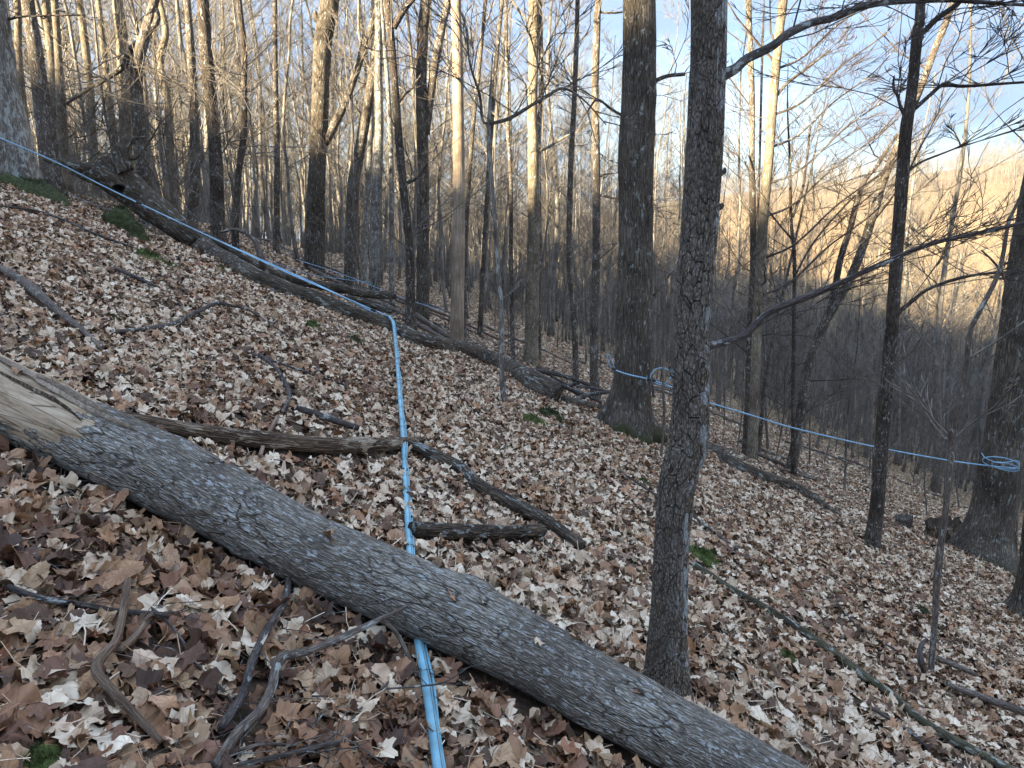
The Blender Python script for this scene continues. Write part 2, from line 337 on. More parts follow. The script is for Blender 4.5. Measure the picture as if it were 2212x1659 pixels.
M['twig'] = bark_mat('twig_bark', (.065, .058, .052), (.22, .20, .175), lich=.0, freq=(20, 20, 5), bump=.2)
M['darktwig'] = bark_mat('dark_and_shaded_twig_bark', (.03, .024, .02), (.11, .09, .075), lich=.0, freq=(20, 20, 5), bump=.2)  # dark bark; on the right-hand trees the darkness is shade painted into the twigs
M['fartree'] = bark_mat('far_tree_bark', (.09, .085, .078), (.26, .245, .22), lich=.0, freq=(14, 14, 2), bump=.3)

def leaf_mat(brown=False):
    m, t, b = new_mat('damp_brown_leaf' if brown else 'dead_maple_leaf')
    oi = N(t, 'ShaderNodeObjectInfo')
    r = ramp(t, [(0.0, (0.068, 0.043, 0.029)), (.10, (0.142, 0.085, 0.053)), (.19, (0.221, 0.133, 0.083)), (.29, (0.334, 0.192, 0.102)),
                 (.36, (0.379, 0.272, 0.181)), (.48, (0.514, 0.401, 0.283)), (.62, (0.627, 0.514, 0.379)), (.82, (0.720, 0.639, 0.503)), (.97, (0.390, 0.221, 0.119))])
    if brown:
        r = ramp(t, [(0.0, (.05, .03, .02)), (.15, (.11, .06, .038)), (.32, (.19, .10, .062)), (.5, (.28, .155, .085)), (.66, (.34, .205, .11)), (.82, (.40, .29, .18)), (.97, (.27, .13, .07))])
    t.links.new(oi.outputs['Random'], r.inputs[0])
    tcn = N(t, 'ShaderNodeTexCoord')
    n = N(t, 'ShaderNodeTexNoise', i_Scale=1.6, i_Detail=4.0, i_Roughness=.6); t.links.new(tcn.outputs['Object'], n.inputs['Vector'])
    g = ramp(t, [(.3, (.68, .62, .56)), (.62, (1.08, 1.06, 1.03))]); t.links.new(n.outputs[0], g.inputs[0])
    col = mixrgb(t, 1.0, r.outputs[0], g.outputs[0], 'MULTIPLY')
    sp = N(t, 'ShaderNodeSeparateXYZ'); t.links.new(tcn.outputs['Object'], sp.inputs[0])
    yo = N(t, 'ShaderNodeMath', operation='ADD'); t.links.new(sp.outputs[1], yo.inputs[0]); yo.inputs[1].default_value = .35
    an = N(t, 'ShaderNodeMath', operation='ARCTAN2'); t.links.new(sp.outputs[0], an.inputs[0]); t.links.new(yo.outputs[0], an.inputs[1])
    sn = N(t, 'ShaderNodeMath', operation='SNAP'); ad = N(t, 'ShaderNodeMath', operation='ADD'); t.links.new(an.outputs[0], ad.inputs[0]); ad.inputs[1].default_value = .36
    t.links.new(ad.outputs[0], sn.inputs[0]); sn.inputs[1].default_value = .72
    df = N(t, 'ShaderNodeMath', operation='SUBTRACT'); t.links.new(an.outputs[0], df.inputs[0]); t.links.new(sn.outputs[0], df.inputs[1])
    ab = N(t, 'ShaderNodeMath', operation='ABSOLUTE'); t.links.new(df.outputs[0], ab.inputs[0])
    vl = N(t, 'ShaderNodeVectorMath', operation='LENGTH'); cb = N(t, 'ShaderNodeCombineXYZ'); t.links.new(sp.outputs[0], cb.inputs[0]); t.links.new(yo.outputs[0], cb.inputs[1])
    t.links.new(cb.outputs[0], vl.inputs[0])
    dm = N(t, 'ShaderNodeMath', operation='MULTIPLY'); t.links.new(ab.outputs[0], dm.inputs[0]); t.links.new(vl.outputs['Value'], dm.inputs[1])
    vr = ramp(t, [(.008, (1, 1, 1)), (.026, (0, 0, 0))]); t.links.new(dm.outputs[0], vr.inputs[0])
    vm = N(t, 'ShaderNodeMath', operation='MULTIPLY'); t.links.new(vr.outputs[0], vm.inputs[0]); vm.inputs[1].default_value = .45
    col2 = mixrgb(t, 1.0, col, (.55, .45, .36), 'MULTIPLY')
    col = mixrgb(t, vm.outputs[0], col, col2)
    t.links.new(col, b.inputs['Base Color']); b.inputs['Roughness'].default_value = .62
    b.inputs['Specular IOR Level'].default_value = .35
    bp = N(t, 'ShaderNodeBump'); bp.inputs['Strength'].default_value = .35; bp.inputs['Distance'].default_value = .004
    n3 = N(t, 'ShaderNodeTexNoise', i_Scale=7.0, i_Detail=3.0); t.links.new(tcn.outputs['Object'], n3.inputs['Vector'])
    t.links.new(n3.outputs[0], bp.inputs['Height']); t.links.new(bp.outputs[0], b.inputs['Normal'])
    return m
M['leaf'] = leaf_mat()
M['brownleaf'] = leaf_mat(True)
def ground_mat():
    m, t, b = new_mat('forest_floor')
    ge = N(t, 'ShaderNodeNewGeometry')
    v = N(t, 'ShaderNodeTexVoronoi', feature='F1', i_Scale=11.0); t.links.new(ge.outputs['Position'], v.inputs['Vector'])
    sx = N(t, 'ShaderNodeSeparateXYZ'); t.links.new(v.outputs['Color'], sx.inputs[0])
    litter = ramp(t, [(0., (.03, .02, .012)), (.25, (.08, .05, .03)), (.5, (.19, .135, .088)), (.75, (.28, .21, .115)), (1., (.36, .285, .165))])
    t.links.new(sx.outputs[0], litter.inputs[0])
    n = N(t, 'ShaderNodeTexNoise', i_Scale=26.0, i_Detail=5.0); t.links.new(ge.outputs['Position'], n.inputs['Vector'])
    soil = ramp(t, [(.3, (.03, .021, .015)), (.7, (.13, .09, .06))]); t.links.new(n.outputs[0], soil.inputs[0])
    ln = N(t, 'ShaderNodeVectorMath', operation='LENGTH'); t.links.new(ge.outputs['Position'], ln.inputs[0])
    mr = N(t, 'ShaderNodeMapRange'); t.links.new(ln.outputs['Value'], mr.inputs[0]); mr.inputs[1].default_value = 9; mr.inputs[2].default_value = 24
    col = mixrgb(t, mr.outputs[0], soil.outputs[0], litter.outputs[0])
    n4 = N(t, 'ShaderNodeTexNoise', i_Scale=.02, i_Detail=6.0, i_Roughness=.6); t.links.new(ge.outputs['Position'], n4.inputs['Vector'])
    g = ramp(t, [(.35, (.8, .78, .76)), (.65, (1.15, 1.12, 1.05))]); t.links.new(n4.outputs[0], g.inputs[0])
    col = mixrgb(t, 1.0, col, g.outputs[0], 'MULTIPLY')
    t.links.new(col, b.inputs['Base Color']); b.inputs['Roughness'].default_value = .95
    bp = N(t, 'ShaderNodeBump'); bp.inputs['Strength'].default_value = .8; bp.inputs['Distance'].default_value = .03
    t.links.new(n.outputs[0], bp.inputs['Height']); t.links.new(bp.outputs[0], b.inputs['Normal'])
    return m
M['ground'] = ground_mat()
def simple(name, col, rough, var=.25, scale=30., bump=.4, spec=.3):
    m, t, b = new_mat(name); tcn = N(t, 'ShaderNodeTexCoord')
    n = N(t, 'ShaderNodeTexNoise', i_Scale=scale, i_Detail=4.0); t.links.new(tcn.outputs['Object'], n.inputs['Vector'])
    r = ramp(t, [(.3, tuple(c*(1-var) for c in col)), (.7, tuple(c*(1+var) for c in col))]); t.links.new(n.outputs[0], r.inputs[0])
    t.links.new(r.outputs[0], b.inputs['Base Color']); b.inputs['Roughness'].default_value = rough; b.inputs['Specular IOR Level'].default_value = spec
    bp = N(t, 'ShaderNodeBump'); bp.inputs['Strength'].default_value = bump; bp.inputs['Distance'].default_value = .005
    t.links.new(n.outputs[0], bp.inputs['Height']); t.links.new(bp.outputs[0], b.inputs['Normal'])
    return m
M['moss'] = simple('green_moss', (.058, .078, .020), .95, .55, 24)
M['mossdark'] = simple('dark_moss', (.034, .042, .015), .95, .6, 24)
M['pipe'] = simple('blue_sap_pipe', (.17, .37, .46), .42, .30, 9, .08, .45)
M['line'] = simple('pale_blue_tube', (.22, .40, .54), .4, .22, 9, .05, .45)
M['fitting'] = simple('black_fitting', (.02, .02, .022), .5, .2, 20, .1)
M['wire'] = simple('steel_wire', (.12, .12, .12), .4, .2, 20, .1)
M['frost'] = simple('frost', (.62, .66, .70), .8, .15, 60, .6)
M['straw'] = simple('dry_grass', (.38, .29, .17), .7, .3, 30, .1)

# ------------------------------------------------------------------ ground
def graded(a, b, c0, c1, fine, growth=1.06, cap=9.0):
    out = list(np.arange(c0, c1, fine)); s = fine; x = out[-1]
    while x < b: s = min(s*growth, cap); x += s; out.append(x)
    s = fine; x = out[0]
    while x > a: s = min(s*growth, cap); x -= s; out.insert(0, x)
    return np.array(out)
gx = graded(-420, 720, -9.5, 9.5, .085); gy = graded(-330, 900, 0.8, 13.5, .085)
GX, GY = np.meshgrid(gx, gy); GZ = Hgt(GX.ravel(), GY.ravel())
nx, ny = len(gx), len(gy)
i = np.arange(ny-1)[:, None]*nx; j = np.arange(nx-1)[None]
GQ = np.stack([i+j, i+j+1, i+nx+j+1, i+nx+j], 2).reshape(-1, 4)
ground = mkobj('ground', mkmesh('ground', np.stack([GX.ravel(), GY.ravel(), GZ], 1), GQ), M['ground'])
tag(ground, 'steep leaf-covered forest hillside falling away to the right and rising again across the valley', kind='structure')

# ------------------------------------------------------------------ leaves
def leaf_mesh(idx, seed, hi=True, mat='leaf'):
    r = random.Random(seed); lobes = [(0, 1.0), (.95, .92), (-.95, .92), (2.0, .6), (-2.0, .6)]
    kind = r.random()
    n = 34 if hi else 15
    def rad(a):
        b0 = .40 if kind < .6 else .55
        v = b0
        if kind > .88: return .30*(1+.04*math.sin(a*17))*(1+.55*math.cos(a)**2)
        for c0, L in lobes:
            d = abs((a-c0+PI) % (2*PI)-PI); wd = .60 if kind < .6 else .75
            v = max(v, b0+(L-b0)*max(0, 1-d/wd)**.7)
        v *= 1+.10*math.sin(a*11+seed)*(.5+v)+.05*math.sin(a*19+seed*2)
        if abs(abs(a)-PI) < .35: v *= .55
        return v*.5
    V = [(0, 0, 0)]; rings = (.5, 1.0)
    for k in rings:
        for q in range(n):
            a = -PI+2*PI*(q+.5)/n; R = rad(a)*k*(1 if k == 1 else .95)
            V.append((R*math.sin(a)*r.uniform(.96, 1.04), R*math.cos(a)-.08, 0))
    tr = []; Q = []
    for q in range(n):
        tr.append((0, 1+q, 1+(q+1) % n)); Q.append((1+q, 1+n+q, 1+n+(q+1) % n, 1+(q+1) % n))
    V = np.array(V, float)
    # curl and crumple
    ca = r.uniform(0, PI); u = V[:, 0]*math.cos(ca)+V[:, 1]*math.sin(ca); v = -V[:, 0]*math.sin(ca)+V[:, 1]*math.cos(ca)
    k1 = r.choice([-1, 1, 1, 1])*r.uniform(.4, 3.4); k2 = r.uniform(-1.0, 1.5)
    ang = u*k1; uu = np.where(abs(k1) > .01, np.sin(ang)/k1, u); zz = (1-np.cos(ang))/k1
    z = zz+k2*v*v + .24*vnoise(V[:, 0]*4, V[:, 1]*4, seed*1.7, 3) + .075*vnoise(V[:, 0]*10, V[:, 1]*11, seed*2.7, 4)
    X = uu*math.cos(ca)-v*math.sin(ca); Y = uu*math.sin(ca)+v*math.cos(ca)
    V = np.stack([X, Y, z], 1)
    if hi:     # the stalk
        b = len(V); p0 = V[0]; e = p0+np.array([r.uniform(-.2, .2), -.75, r.uniform(0, .25)])
        mid = (p0+e)/2+np.array([.05, 0, -.04]); wd = .012
        V = np.vstack([V, p0+[wd, 0, .005], p0-[wd, 0, -.005], mid+[wd, 0, .01], mid-[wd, 0, -.01], e+[wd, 0, 0], e-[wd, 0, 0]])
        Q += [(b, b+1, b+3, b+2), (b+2, b+3, b+5, b+4)]
    me = mkmesh('leaf', V, Q, None, tr, True); me.materials.append(M[mat]); return me
leaf_hi = [leaf_mesh(i, i*3+1, True) for i in range(30)] + [leaf_mesh(i, i*5+2, True, 'brownleaf') for i in range(18)]
leafcol = bpy.data.collections.new('leaf_kinds')
for i, me in enumerate(leaf_hi):
    leafcol.objects.link(bpy.data.objects.new('leaf_kind_%02d' % i, me))
def instancer(name, P, R, S, I, col, label, parent=None, kind='stuff'):
    me = bpy.data.meshes.new(name); me.vertices.add(len(P)); me.vertices.foreach_set('co', np.ascontiguousarray(P, np.float32).ravel())
    for nme, ty, arr, key in (('rot', 'FLOAT_VECTOR', R, 'vector'), ('scl', 'FLOAT', S, 'value'), ('idx', 'INT', I, 'value')):
        a = me.attributes.new(nme, ty, 'POINT'); a.data.foreach_set(key, np.ascontiguousarray(arr, np.int32 if ty == 'INT' else np.float32).ravel())
    o = bpy.data.objects.new(name, me); C.objects.link(o)
    if parent is not None: o.parent = parent
    g = bpy.data.node_groups.new(name, 'GeometryNodeTree')
    g.interface.new_socket('Geometry', in_out='INPUT', socket_type='NodeSocketGeometry'); g.interface.new_socket('Geometry', in_out='OUTPUT', socket_type='NodeSocketGeometry')
    gi = g.nodes.new('NodeGroupInput'); go = g.nodes.new('NodeGroupOutput'); ip = g.nodes.new('GeometryNodeInstanceOnPoints')
    ci = g.nodes.new('GeometryNodeCollectionInfo'); ci.inputs['Collection'].default_value = col; ci.inputs['Separate Children'].default_value = True; ci.inputs['Reset Children'].default_value = True
    ip.inputs['Pick Instance'].default_value = True
    def na(nm, ty):
        n = g.nodes.new('GeometryNodeInputNamedAttribute'); n.data_type = ty; n.inputs[0].default_value = nm; return n.outputs[0]
    l = g.links.new
    l(gi.outputs[0], ip.inputs['Points']); l(ci.outputs[0], ip.inputs['Instance']); l(na('idx', 'INT'), ip.inputs['Instance Index'])
    e2r = g.nodes.new('FunctionNodeEulerToRotation'); l(na('rot', 'FLOAT_VECTOR'), e2r.inputs[0]); l(e2r.outputs[0], ip.inputs['Rotation'])
    l(na('scl', 'FLOAT'), ip.inputs['Scale']); l(ip.outputs[0], go.inputs[0])
    md = o.modifiers.new('scatter', 'NODES'); md.node_group = g
    tag(o, label, kind=kind); return o
def slope_eulers(x, y, tilt, n):
    """rotations that lie on the slope with random spin and tilt -> XYZ eulers"""
    e = .15
    dzx = (Hgt(x+e, y)-Hgt(x-e, y))/(2*e); dzy = (Hgt(x, y+e)-Hgt(x, y-e))/(2*e)
    ax = np.arctan(dzy)+npr.normal(0, tilt, n); ay = -np.arctan(dzx)+npr.normal(0, tilt, n)
    # spin first (about own z) then tilt: R = Rx*Ry*Rz -> convert via matrices
    sp = npr.uniform(0, 2*PI, n)
    cx, sx, cy, sy, cz, sz = np.cos(ax), np.sin(ax), np.cos(ay), np.sin(ay), np.cos(sp), np.sin(sp)
    # M = Rx @ Ry @ Rz
    m20 = sx*sz - cx*sy*cz; m21 = sx*cz + cx*sy*sz; m22 = cx*cy
    m10 = cx*sz + sx*sy*cz; m00 = cy*cz
    return np.stack([np.arctan2(m21, m22), np.arcsin(np.clip(-m20, -1, 1)), np.arctan2(m10, m00)], 1)
def scatter_polar(r0, r1, dens, amin=-44, amax=44):
    A = math.radians(amax-amin)/2*(r1*r1-r0*r0); n = int(A*dens)
    r = np.sqrt(npr.uniform(r0*r0, r1*r1, n)); a = np.radians(npr.uniform(amin, amax, n))
    return r*np.sin(a), r*np.cos(a)
# ------------------------------------------------------------------ branches
def grow(out, p, d, L, r, lev, R_, K=5, up=.25, wig=.22, kids=(6, 4), ksc=.5, rmin=.004):
    """one branch polyline and its side branches"""
    P = [p]; dd = d.copy(); st = L/(K-1)
    for i in range(K-1):
        dd = norm(dd + np.array([R_.gauss(0, wig), R_.gauss(0, wig), R_.gauss(0, wig*.7)+up*.35]))
        P.append(P[-1]+dd*st)
    P = np.array(P); r1 = max(r*.3, rmin*.6)
    out.append((P, r, r1))
    if lev <= 0: return
    nk = kids[0] if lev >= len(kids) else kids[len(kids)-lev]
    nk = max(1, int(nk*R_.uniform(.7, 1.3)))
    side = norm(np.cross(d, [0, 0, 1.0])+1e-3)
    for q in range(nk):
        t = R_.uniform(.18, .98)*(K-1); i = min(int(t), K-2); pp = P[i]+(P[i+1]-P[i])*(t-i)
        ax = norm(P[i+1]-P[i]); s = side*R_.choice([-1, 1])+np.array([R_.gauss(0, .3), R_.gauss(0, .3), R_.gauss(0.1, .35)])
        nd = norm(ax*R_.uniform(.8, 1.5)+norm(s)*R_.uniform(.42, .9))
        f = 1-t/(K-1)*.55
        grow(out, pp, nd, L*(ksc+.08)*f*R_.uniform(.5, 1.3), max(r*.45*f, rmin), lev-1, R_, max(4, K-1), up*.8, wig*1.1, kids, ksc, rmin)
def crown(trunk, tr_r, z0, z1, n, Lmax, R_, kids=(6, 4), lev=2, rmin=.005, ang=(35, 65), up=.25, rf=.42):
    """side branches along a trunk polyline between fractions z0..z1"""
    out = []; m = len(trunk)
    for q in range(n):
        t = R_.uniform(z0, z1)*(m-1); i = min(int(t), m-2); f = t-i
        p = trunk[i]*(1-f)+trunk[i+1]*f; rr = tr_r[i]*(1-f)+tr_r[i+1]*f
        az = R_.uniform(0, 2*PI); el = math.radians(R_.uniform(*ang))
        ax = norm(trunk[i+1]-trunk[i]); h = np.array([math.cos(az), math.sin(az), 0])
        d = norm(ax*math.cos(el)+h*math.sin(el)); rel = (t/(m-1)-z0)/(z1-z0+1e-6)
        L = Lmax*(1-.55*rel)*R_.uniform(.55, 1.1)
        grow(out, p, d, L, min(max(rr*rf*R_.uniform(.5, 1), rmin*1.5), L*.013), lev, R_, 6, up, .16, kids, .5, rmin)
    return out
# prototype forest trees, 16..23 m tall, built standing at the origin
def proto_tree(seed, Ht, r0, z0, nb, Lm, kids, lev=2, rmin=.009, fork=False, sides=7):
    R_ = random.Random(seed); m = 14; z = np.linspace(-.4, Ht, m); P = np.zeros((m, 3)); P[:, 2] = z
    lx, ly = R_.gauss(0, .035), R_.gauss(0, .035)
    P[:, 0] = lx*z+.22*np.array([math.sin(zz*.45+seed) for zz in z])+.06*np.array([math.sin(zz*1.7+seed) for zz in z]); P[:, 1] = ly*z+.2*np.array([math.cos(zz*.38+seed*2) for zz in z])
    P[:, :2] -= P[0, :2]
    Rr = r0*(1-.82*np.clip(z/Ht, 0, 1)**1.1); Rr[0] *= 1.5; Rr[1] *= 1.0
    V, Q, A, T = tube_data(P, Rr, sides, lambda th, v, r: r*.10*vnoise(np.cos(th)*2+0*v, np.sin(th)*2+0*v, v*1.3+seed*9, 2))
    tm = mkmesh('trunk', V, Q, A, T)
    cb = crown(P, Rr, z0, .99, nb, Lm, R_, kids, lev, rmin)
    V, Q, A = batch_tubes(cb, 3); cm_ = mkmesh('crown', V, Q, A)
    return tm, cm_
protos = []
for k, (Ht, r0, z0, nb, Lm) in enumerate([(21, .16, .22, 34, 4.6), (18, .11, .18, 30, 3.6), (23, .20, .28, 36, 5.4), (16, .075, .14, 26, 3.0),
                                          (19, .13, .2, 32, 4.2), (14, .055, .10, 24, 2.6), (22, .17, .3, 34, 5.0), (17, .09, .15, 28, 3.4)]):
    protos.append(proto_tree(100+k, Ht, r0*.88, z0, nb, Lm, (8, 5), 2, .0055))
saps = []
for k, (Ht, r0) in enumerate([(6, .03), (4.2, .022), (7.5, .038), (3.2, .018), (5, .026)]):
    saps.append(proto_tree(300+k, Ht, r0, .12, 22, Ht*.30, (6, 3), 2, .0045, sides=5))
print('protos', sum(len(c.polygons) for t, c in protos), time.time()-T0)

# ------------------------------------------------------------------ hand-measured trees
def bark_disp(amp, ridges, seed, flare=0, fl_h=.5, lobes=5, v_ground=0.0, knob=.05, knots=0, vmax=4.0):
    kr = random.Random(int(seed*31)); KN = [(kr.uniform(0, 6.283), kr.uniform(.2, vmax), kr.uniform(.022, .055), kr.uniform(.10, .24)) for _ in range(knots)]
    def f(th, v, r):
        c, s = np.cos(th), np.sin(th)
        d = r*knob*vnoise(c*1.6+0*v, s*1.6+0*v, v*1.6+seed, 1)
        d = d + r*knob*.5*vnoise(c*3+0*v, s*3+0*v, v*5+seed, 7)
        for kt, kv, ks, ka in KN:
            dth = (th-kt+PI) % (2*PI)-PI; q2 = ((dth*r)**2+((v-kv)*.7)**2)
            d = d + r*ka*(np.exp(-q2/ks**2)-1.5*np.exp(-q2/(ks*.42)**2))
        if amp: d = d + amp*(1-2*np.abs(vnoise(c*ridges+0*v, s*ridges+0*v, v*2.2+seed, 3)))
        if flare:
            vv = np.clip(v-v_ground, 0, 10)
            l = .6+.5*np.cos(th*lobes+seed)+.3*np.cos(th*(lobes-2)+seed*2)
            d = d + r*flare*np.exp(-(vv/fl_h))*np.clip(l, .12, 1.6)
        return d
    return f
def trunk_from_pixels(pts, Y, seed, Ht, extra_lean=None):
    """pts: base-to-top [(px, py, w)], Y distance or None (base found on the ground)"""
    b = at(pts[0][0], pts[0][1]) if Y is None else None
    if Y is None: Y = b[1]
    W = []
    for px, py, wd in pts:
        q = at(px, py, Y); W.append([*q, wd/2/F*depth(q)])
    W = np.array(W); g = H(W[0][0], W[0][1])
    if W[0][2] > g-.02:
        W = np.vstack([[W[0][0]*1.0, W[0][1], g-.12, W[0][3]*1.03], W])
    else:
        W = W.copy(); W[0][2] = min(W[0][2], g-.08)
    top = W[-1]; dirn = norm(W[-1][:3]-W[-2][:3])
    Hb = W[0][2]; left = Hb+Ht-top[2]
    if left > .5:
        k = max(2, int(left/2.2)); p = top.copy(); R_ = random.Random(seed)
        for q in range(k):
            dirn = norm(dirn+np.array([R_.gauss(0, .03), R_.gauss(0, .03), .10])); st = left/k
            p = np.array([*(p[:3]+dirn*st), top[3]*(1-.8*(q+1)/k)]); W = np.vstack([W, p])
    return W, Y
def limb_from_pixels(pts, Y, Yend=None):
    out = []
    for i, (px, py, wd) in enumerate(pts):
        y = Y if Yend is None else Y+(Yend-Y)*i/(len(pts)-1)
        q = at(px, py, y); out.append([*q, wd/2/F*depth(q)])
    return np.array(out)
def tree(name, cat, label, mat, pts, Y, Ht=17, low=6, ncr=14, Lc=3.5, flare=.35, fl_h=.25, sides=14, limbs=(), seed=1, amp=0, ridges=6, group=None, lowz=(.08, .45), lowL=1.8, tw='twig', step=.14, limbY=None):
    W, Y = trunk_from_pixels(pts, Y, seed, Ht)
    L = np.sum(np.linalg.norm(np.diff(W[:, :3], axis=0), axis=1)); n = max(10, int(L/step)); 
    D = spline(W, min(n, 160)); base = Vector(D[0][:3]); base.z = H(base.x, base.y)
    root = empty(name, base); tag(root, label, cat, group)
    V, Q, A, T = tube_data(D[:, :3], np.maximum(D[:, 3], .006), sides, bark_disp(amp, ridges, seed*3.7, flare, fl_h, 5, .1, knots=(14 if amp else 0), vmax=L*.5))
    mkobj('trunk', mkmesh('trunk', V-np.array(base), Q, A, T), M[mat], root)
    R_ = random.Random(seed*7+1)
    P = D[:, :3]; Rr = D[:, 3]
    br = []
    if low: br += crown(P, Rr, lowz[0], lowz[1], low, lowL, R_, (6, 4), 2, .0035, (45, 85), .12, .3)
    if ncr: br += crown(P, Rr, lowz[1]*.8, .99, ncr, Lc, R_, (7, 5), 2, .0038, rf=.38)
    if br:
        V, Q, A = batch_tubes(br, 4 if Y < 12 else 3)
        mkobj('crown', mkmesh('crown', V-np.array(base), Q, A), M[tw], root)
    for lp in limbs:
        ly = (lp[2] if len(lp) > 2 else None)
        W2 = limb_from_pixels(lp[0], Y, ly); W2[:, 3] *= 1.2; D2 = spline(W2, max(12, 4*len(W2)))
        V, Q, A, T = tube_data(D2[:, :3], np.maximum(D2[:, 3], .003), 9, bark_disp(0, 4, seed+2, knob=.14))
        lo = mkobj('limb', mkmesh('limb', V-np.array(base), Q, A, T), M['stickdark' if mat == 'fore' else ('maple' if mat in ('oak', 'grey') else ('stickdark' if tw == 'darktwig' else mat))], root)  # limbs bearing shade-painted twigs get dark bark too, shade put into the colour
        tb = crown(D2[:, :3], D2[:, 3], .12, .98, lp[1], 1.1 if Y < 6 else 1.8, R_, (5, 4), 2, .0016 if Y < 6 else .004, (25, 65), .12, .22)
        if tb:
            V, Q, A = batch_tubes(tb, 4); mkobj('twigs', mkmesh('twigs', V-np.array(base), Q, A), M['darktwig' if mat in ('fore', 'dark') else tw], lo)
    return root, W, Y
HT = []
def TR(*a, **k): HT.append((a, k))
TR('tree', 'tree', 'large pale grey trunk with mossy flared roots, cut off by the left edge', 'grey',
   [(18, 420, 96), (14, 307, 80), (-6, 170, 72), (-20, 0, 66)], 10.3, 20, 0, 12, 4, flare=.55, fl_h=.5, sides=40, amp=.008, ridges=9, step=.07,
   limbs=[([(10, 70, 5), (0, 55, 5), (34, 38, 4), (102, 34, 3), (171, 32, 2)], 6)])
TR('tree', 'tree', 'dark mottled trunk just right of the pale mossy trunk at the left edge', 'maple', [(108, 345, 38), (88, 205, 33), (75, 100, 29), (60, 0, 26)], 14, 19, 3, 16, seed=2)
TR('tree', 'tree', 'slim sunlit trunk, second to the right of the pale mossy trunk', 'tan', [(123, 330, 17), (116, 205, 16), (109, 102, 16), (97, 0, 15)], 17, 17, 5, 16, seed=3)
TR('tree', 'tree', 'straight sunlit trunk, third to the right of the pale mossy trunk', 'tan', [(138, 345, 23), (131, 205, 18), (125, 102, 15), (118, 0, 14)], 15.5, 17, 5, 16, seed=4)
TR('tree', 'tree', 'narrow yellowish trunk seen between the pale mossy trunk and the dark mottled one', 'tan', [(62, 330, 17), (41, 137, 15), (37, 0, 14)], 18, 17, 3, 12, seed=5)
TR('tree', 'tree', 'thin trunk against the sky, left of the upturned root end', 'tan', [(203, 350, 19), (192, 170, 17), (172, 0, 14)], 20, 16, 8, 16, seed=6)
TR('tree', 'tree', 'thin sunlit trunk leaning left above the roots of the far fallen log', 'tan', [(252, 340, 15), (235, 205, 14), (212, 0, 12)], 20, 16, 8, 14, seed=7)
TR('tree', 'tree', 'straight medium trunk rising right behind the root end of the far fallen log', 'tan', [(273, 350, 26), (270, 240, 25), (264, 85, 24), (253, 0, 22)], 18, 17, 8, 16, seed=8)
TR('tree', 'tree', 'crooked trunk with a long hanging limb above the fallen log roots', 'maple', [(313, 400, 30), (300, 270, 27), (295, 150, 26), (318, 60, 24), (334, 0, 20)], 15, 15, 8, 14, seed=9,
   limbs=[([(334, 20, 14), (338, 44, 13), (307, 85, 13), (280, 109, 12), (266, 143, 11), (222, 174, 9), (171, 205, 7), (143, 225, 4)], 16),
          ([(280, 109, 8), (290, 150, 6), (262, 190, 5), (250, 200, 3)], 6)])
TR('tree', 'tree', 'wavy thin trunk between the crooked tree and the dark double trunks', 'tan', [(372, 400, 18), (362, 222, 17), (346, 135, 16), (358, 70, 14), (345, 0, 12)], 19, 15, 8, 14, seed=10)
TR('tree', 'tree', 'grey trunk on the left of a close pair in the upper left woods', 'maple', [(416, 480, 22), (422, 340, 21), (415, 170, 18), (404, 0, 15)], 18, 16, 6, 14, seed=11)
TR('tree', 'tree', 'dark stout trunk whose foot is behind the bend of the far fallen log', 'dark', [(471, 500, 32), (466, 340, 28), (454, 205, 27), (444, 102, 27), (437, 0, 25)], 15, 18, 8, 16, seed=12)
TR('tree', 'tree', 'slender dark sinuous trunk with pale lichen dots, right of the dark stout trunk', 'dark', [(508, 500, 15), (516, 375, 14), (526, 290, 14), (527, 205, 14), (527, 102, 13), (516, 0, 12)], 14.5, 14, 8, 12, seed=13)
TR('tree', 'tree', 'thin straight trunk midway between the dark sinuous trunk and the big grey leaning one', 'maple', [(597, 520, 13), (599, 340, 13), (596, 240, 12), (594, 0, 10)], 21, 16, 8, 16, seed=14)
TR('tree', 'tree', 'thick grey trunk bending right near the top with a limb forking to the right', 'oak', [(678, 605, 44), (683, 410, 38), (690, 273, 36), (697, 102, 38), (713, 0, 40)], 19.5, 20, 2, 16, 4, flare=.25, sides=22, amp=.006, seed=15,
   limbs=[([(700, 310, 16), (722, 270, 15), (752, 205, 14), (786, 102, 13), (807, 44, 12), (835, -40, 10)], 12), ([(690, 45, 10), (682, 38, 12), (681, 24, 5)], 0)])
TR('tree', 'tree', 'brown leaning trunk just right of the thick grey trunk, tilted to the right', 'maple', [(757, 615, 28), (763, 410, 26), (780, 307, 24), (795, 222, 22), (812, 120, 18), (824, 0, 14)], 19.5, 17, 4, 14, seed=16)
TR('tree', 'tree', 'pale grey slim trunk beside the dark lichen-dotted crooked trunk', 'grey', [(808, 628, 24), (812, 444, 23), (819, 290, 19), (817, 170, 18), (817, 0, 16)], 19, 18, 6, 14, seed=17)
TR('tree', 'tree', 'blackish crooked trunk with round white lichen spots behind the tubing bend', 'dark', [(892, 742, 26), (887, 680, 22), (886, 563, 18), (879, 478, 17), (865, 341, 17), (855, 205, 16), (845, 85, 16), (836, 0, 18)], 11.3, 15, 5, 12, seed=18,
   limbs=[([(858, 225, 6), (872, 205, 6), (890, 190, 4), (910, 160, 3)], 5), ([(880, 395, 6), (905, 380, 5), (925, 350, 3)], 4), ([(850, 60, 12), (870, 25, 11), (895, -5, 9)], 4)])
TR('sapling', 'sapling', 'thin grey stem close behind the blackish lichen-spotted trunk', 'grey', [(846, 640, 12), (846, 478, 11), (844, 307, 10), (834, 137, 9)], 19, 11, 8, 10, seed=19)
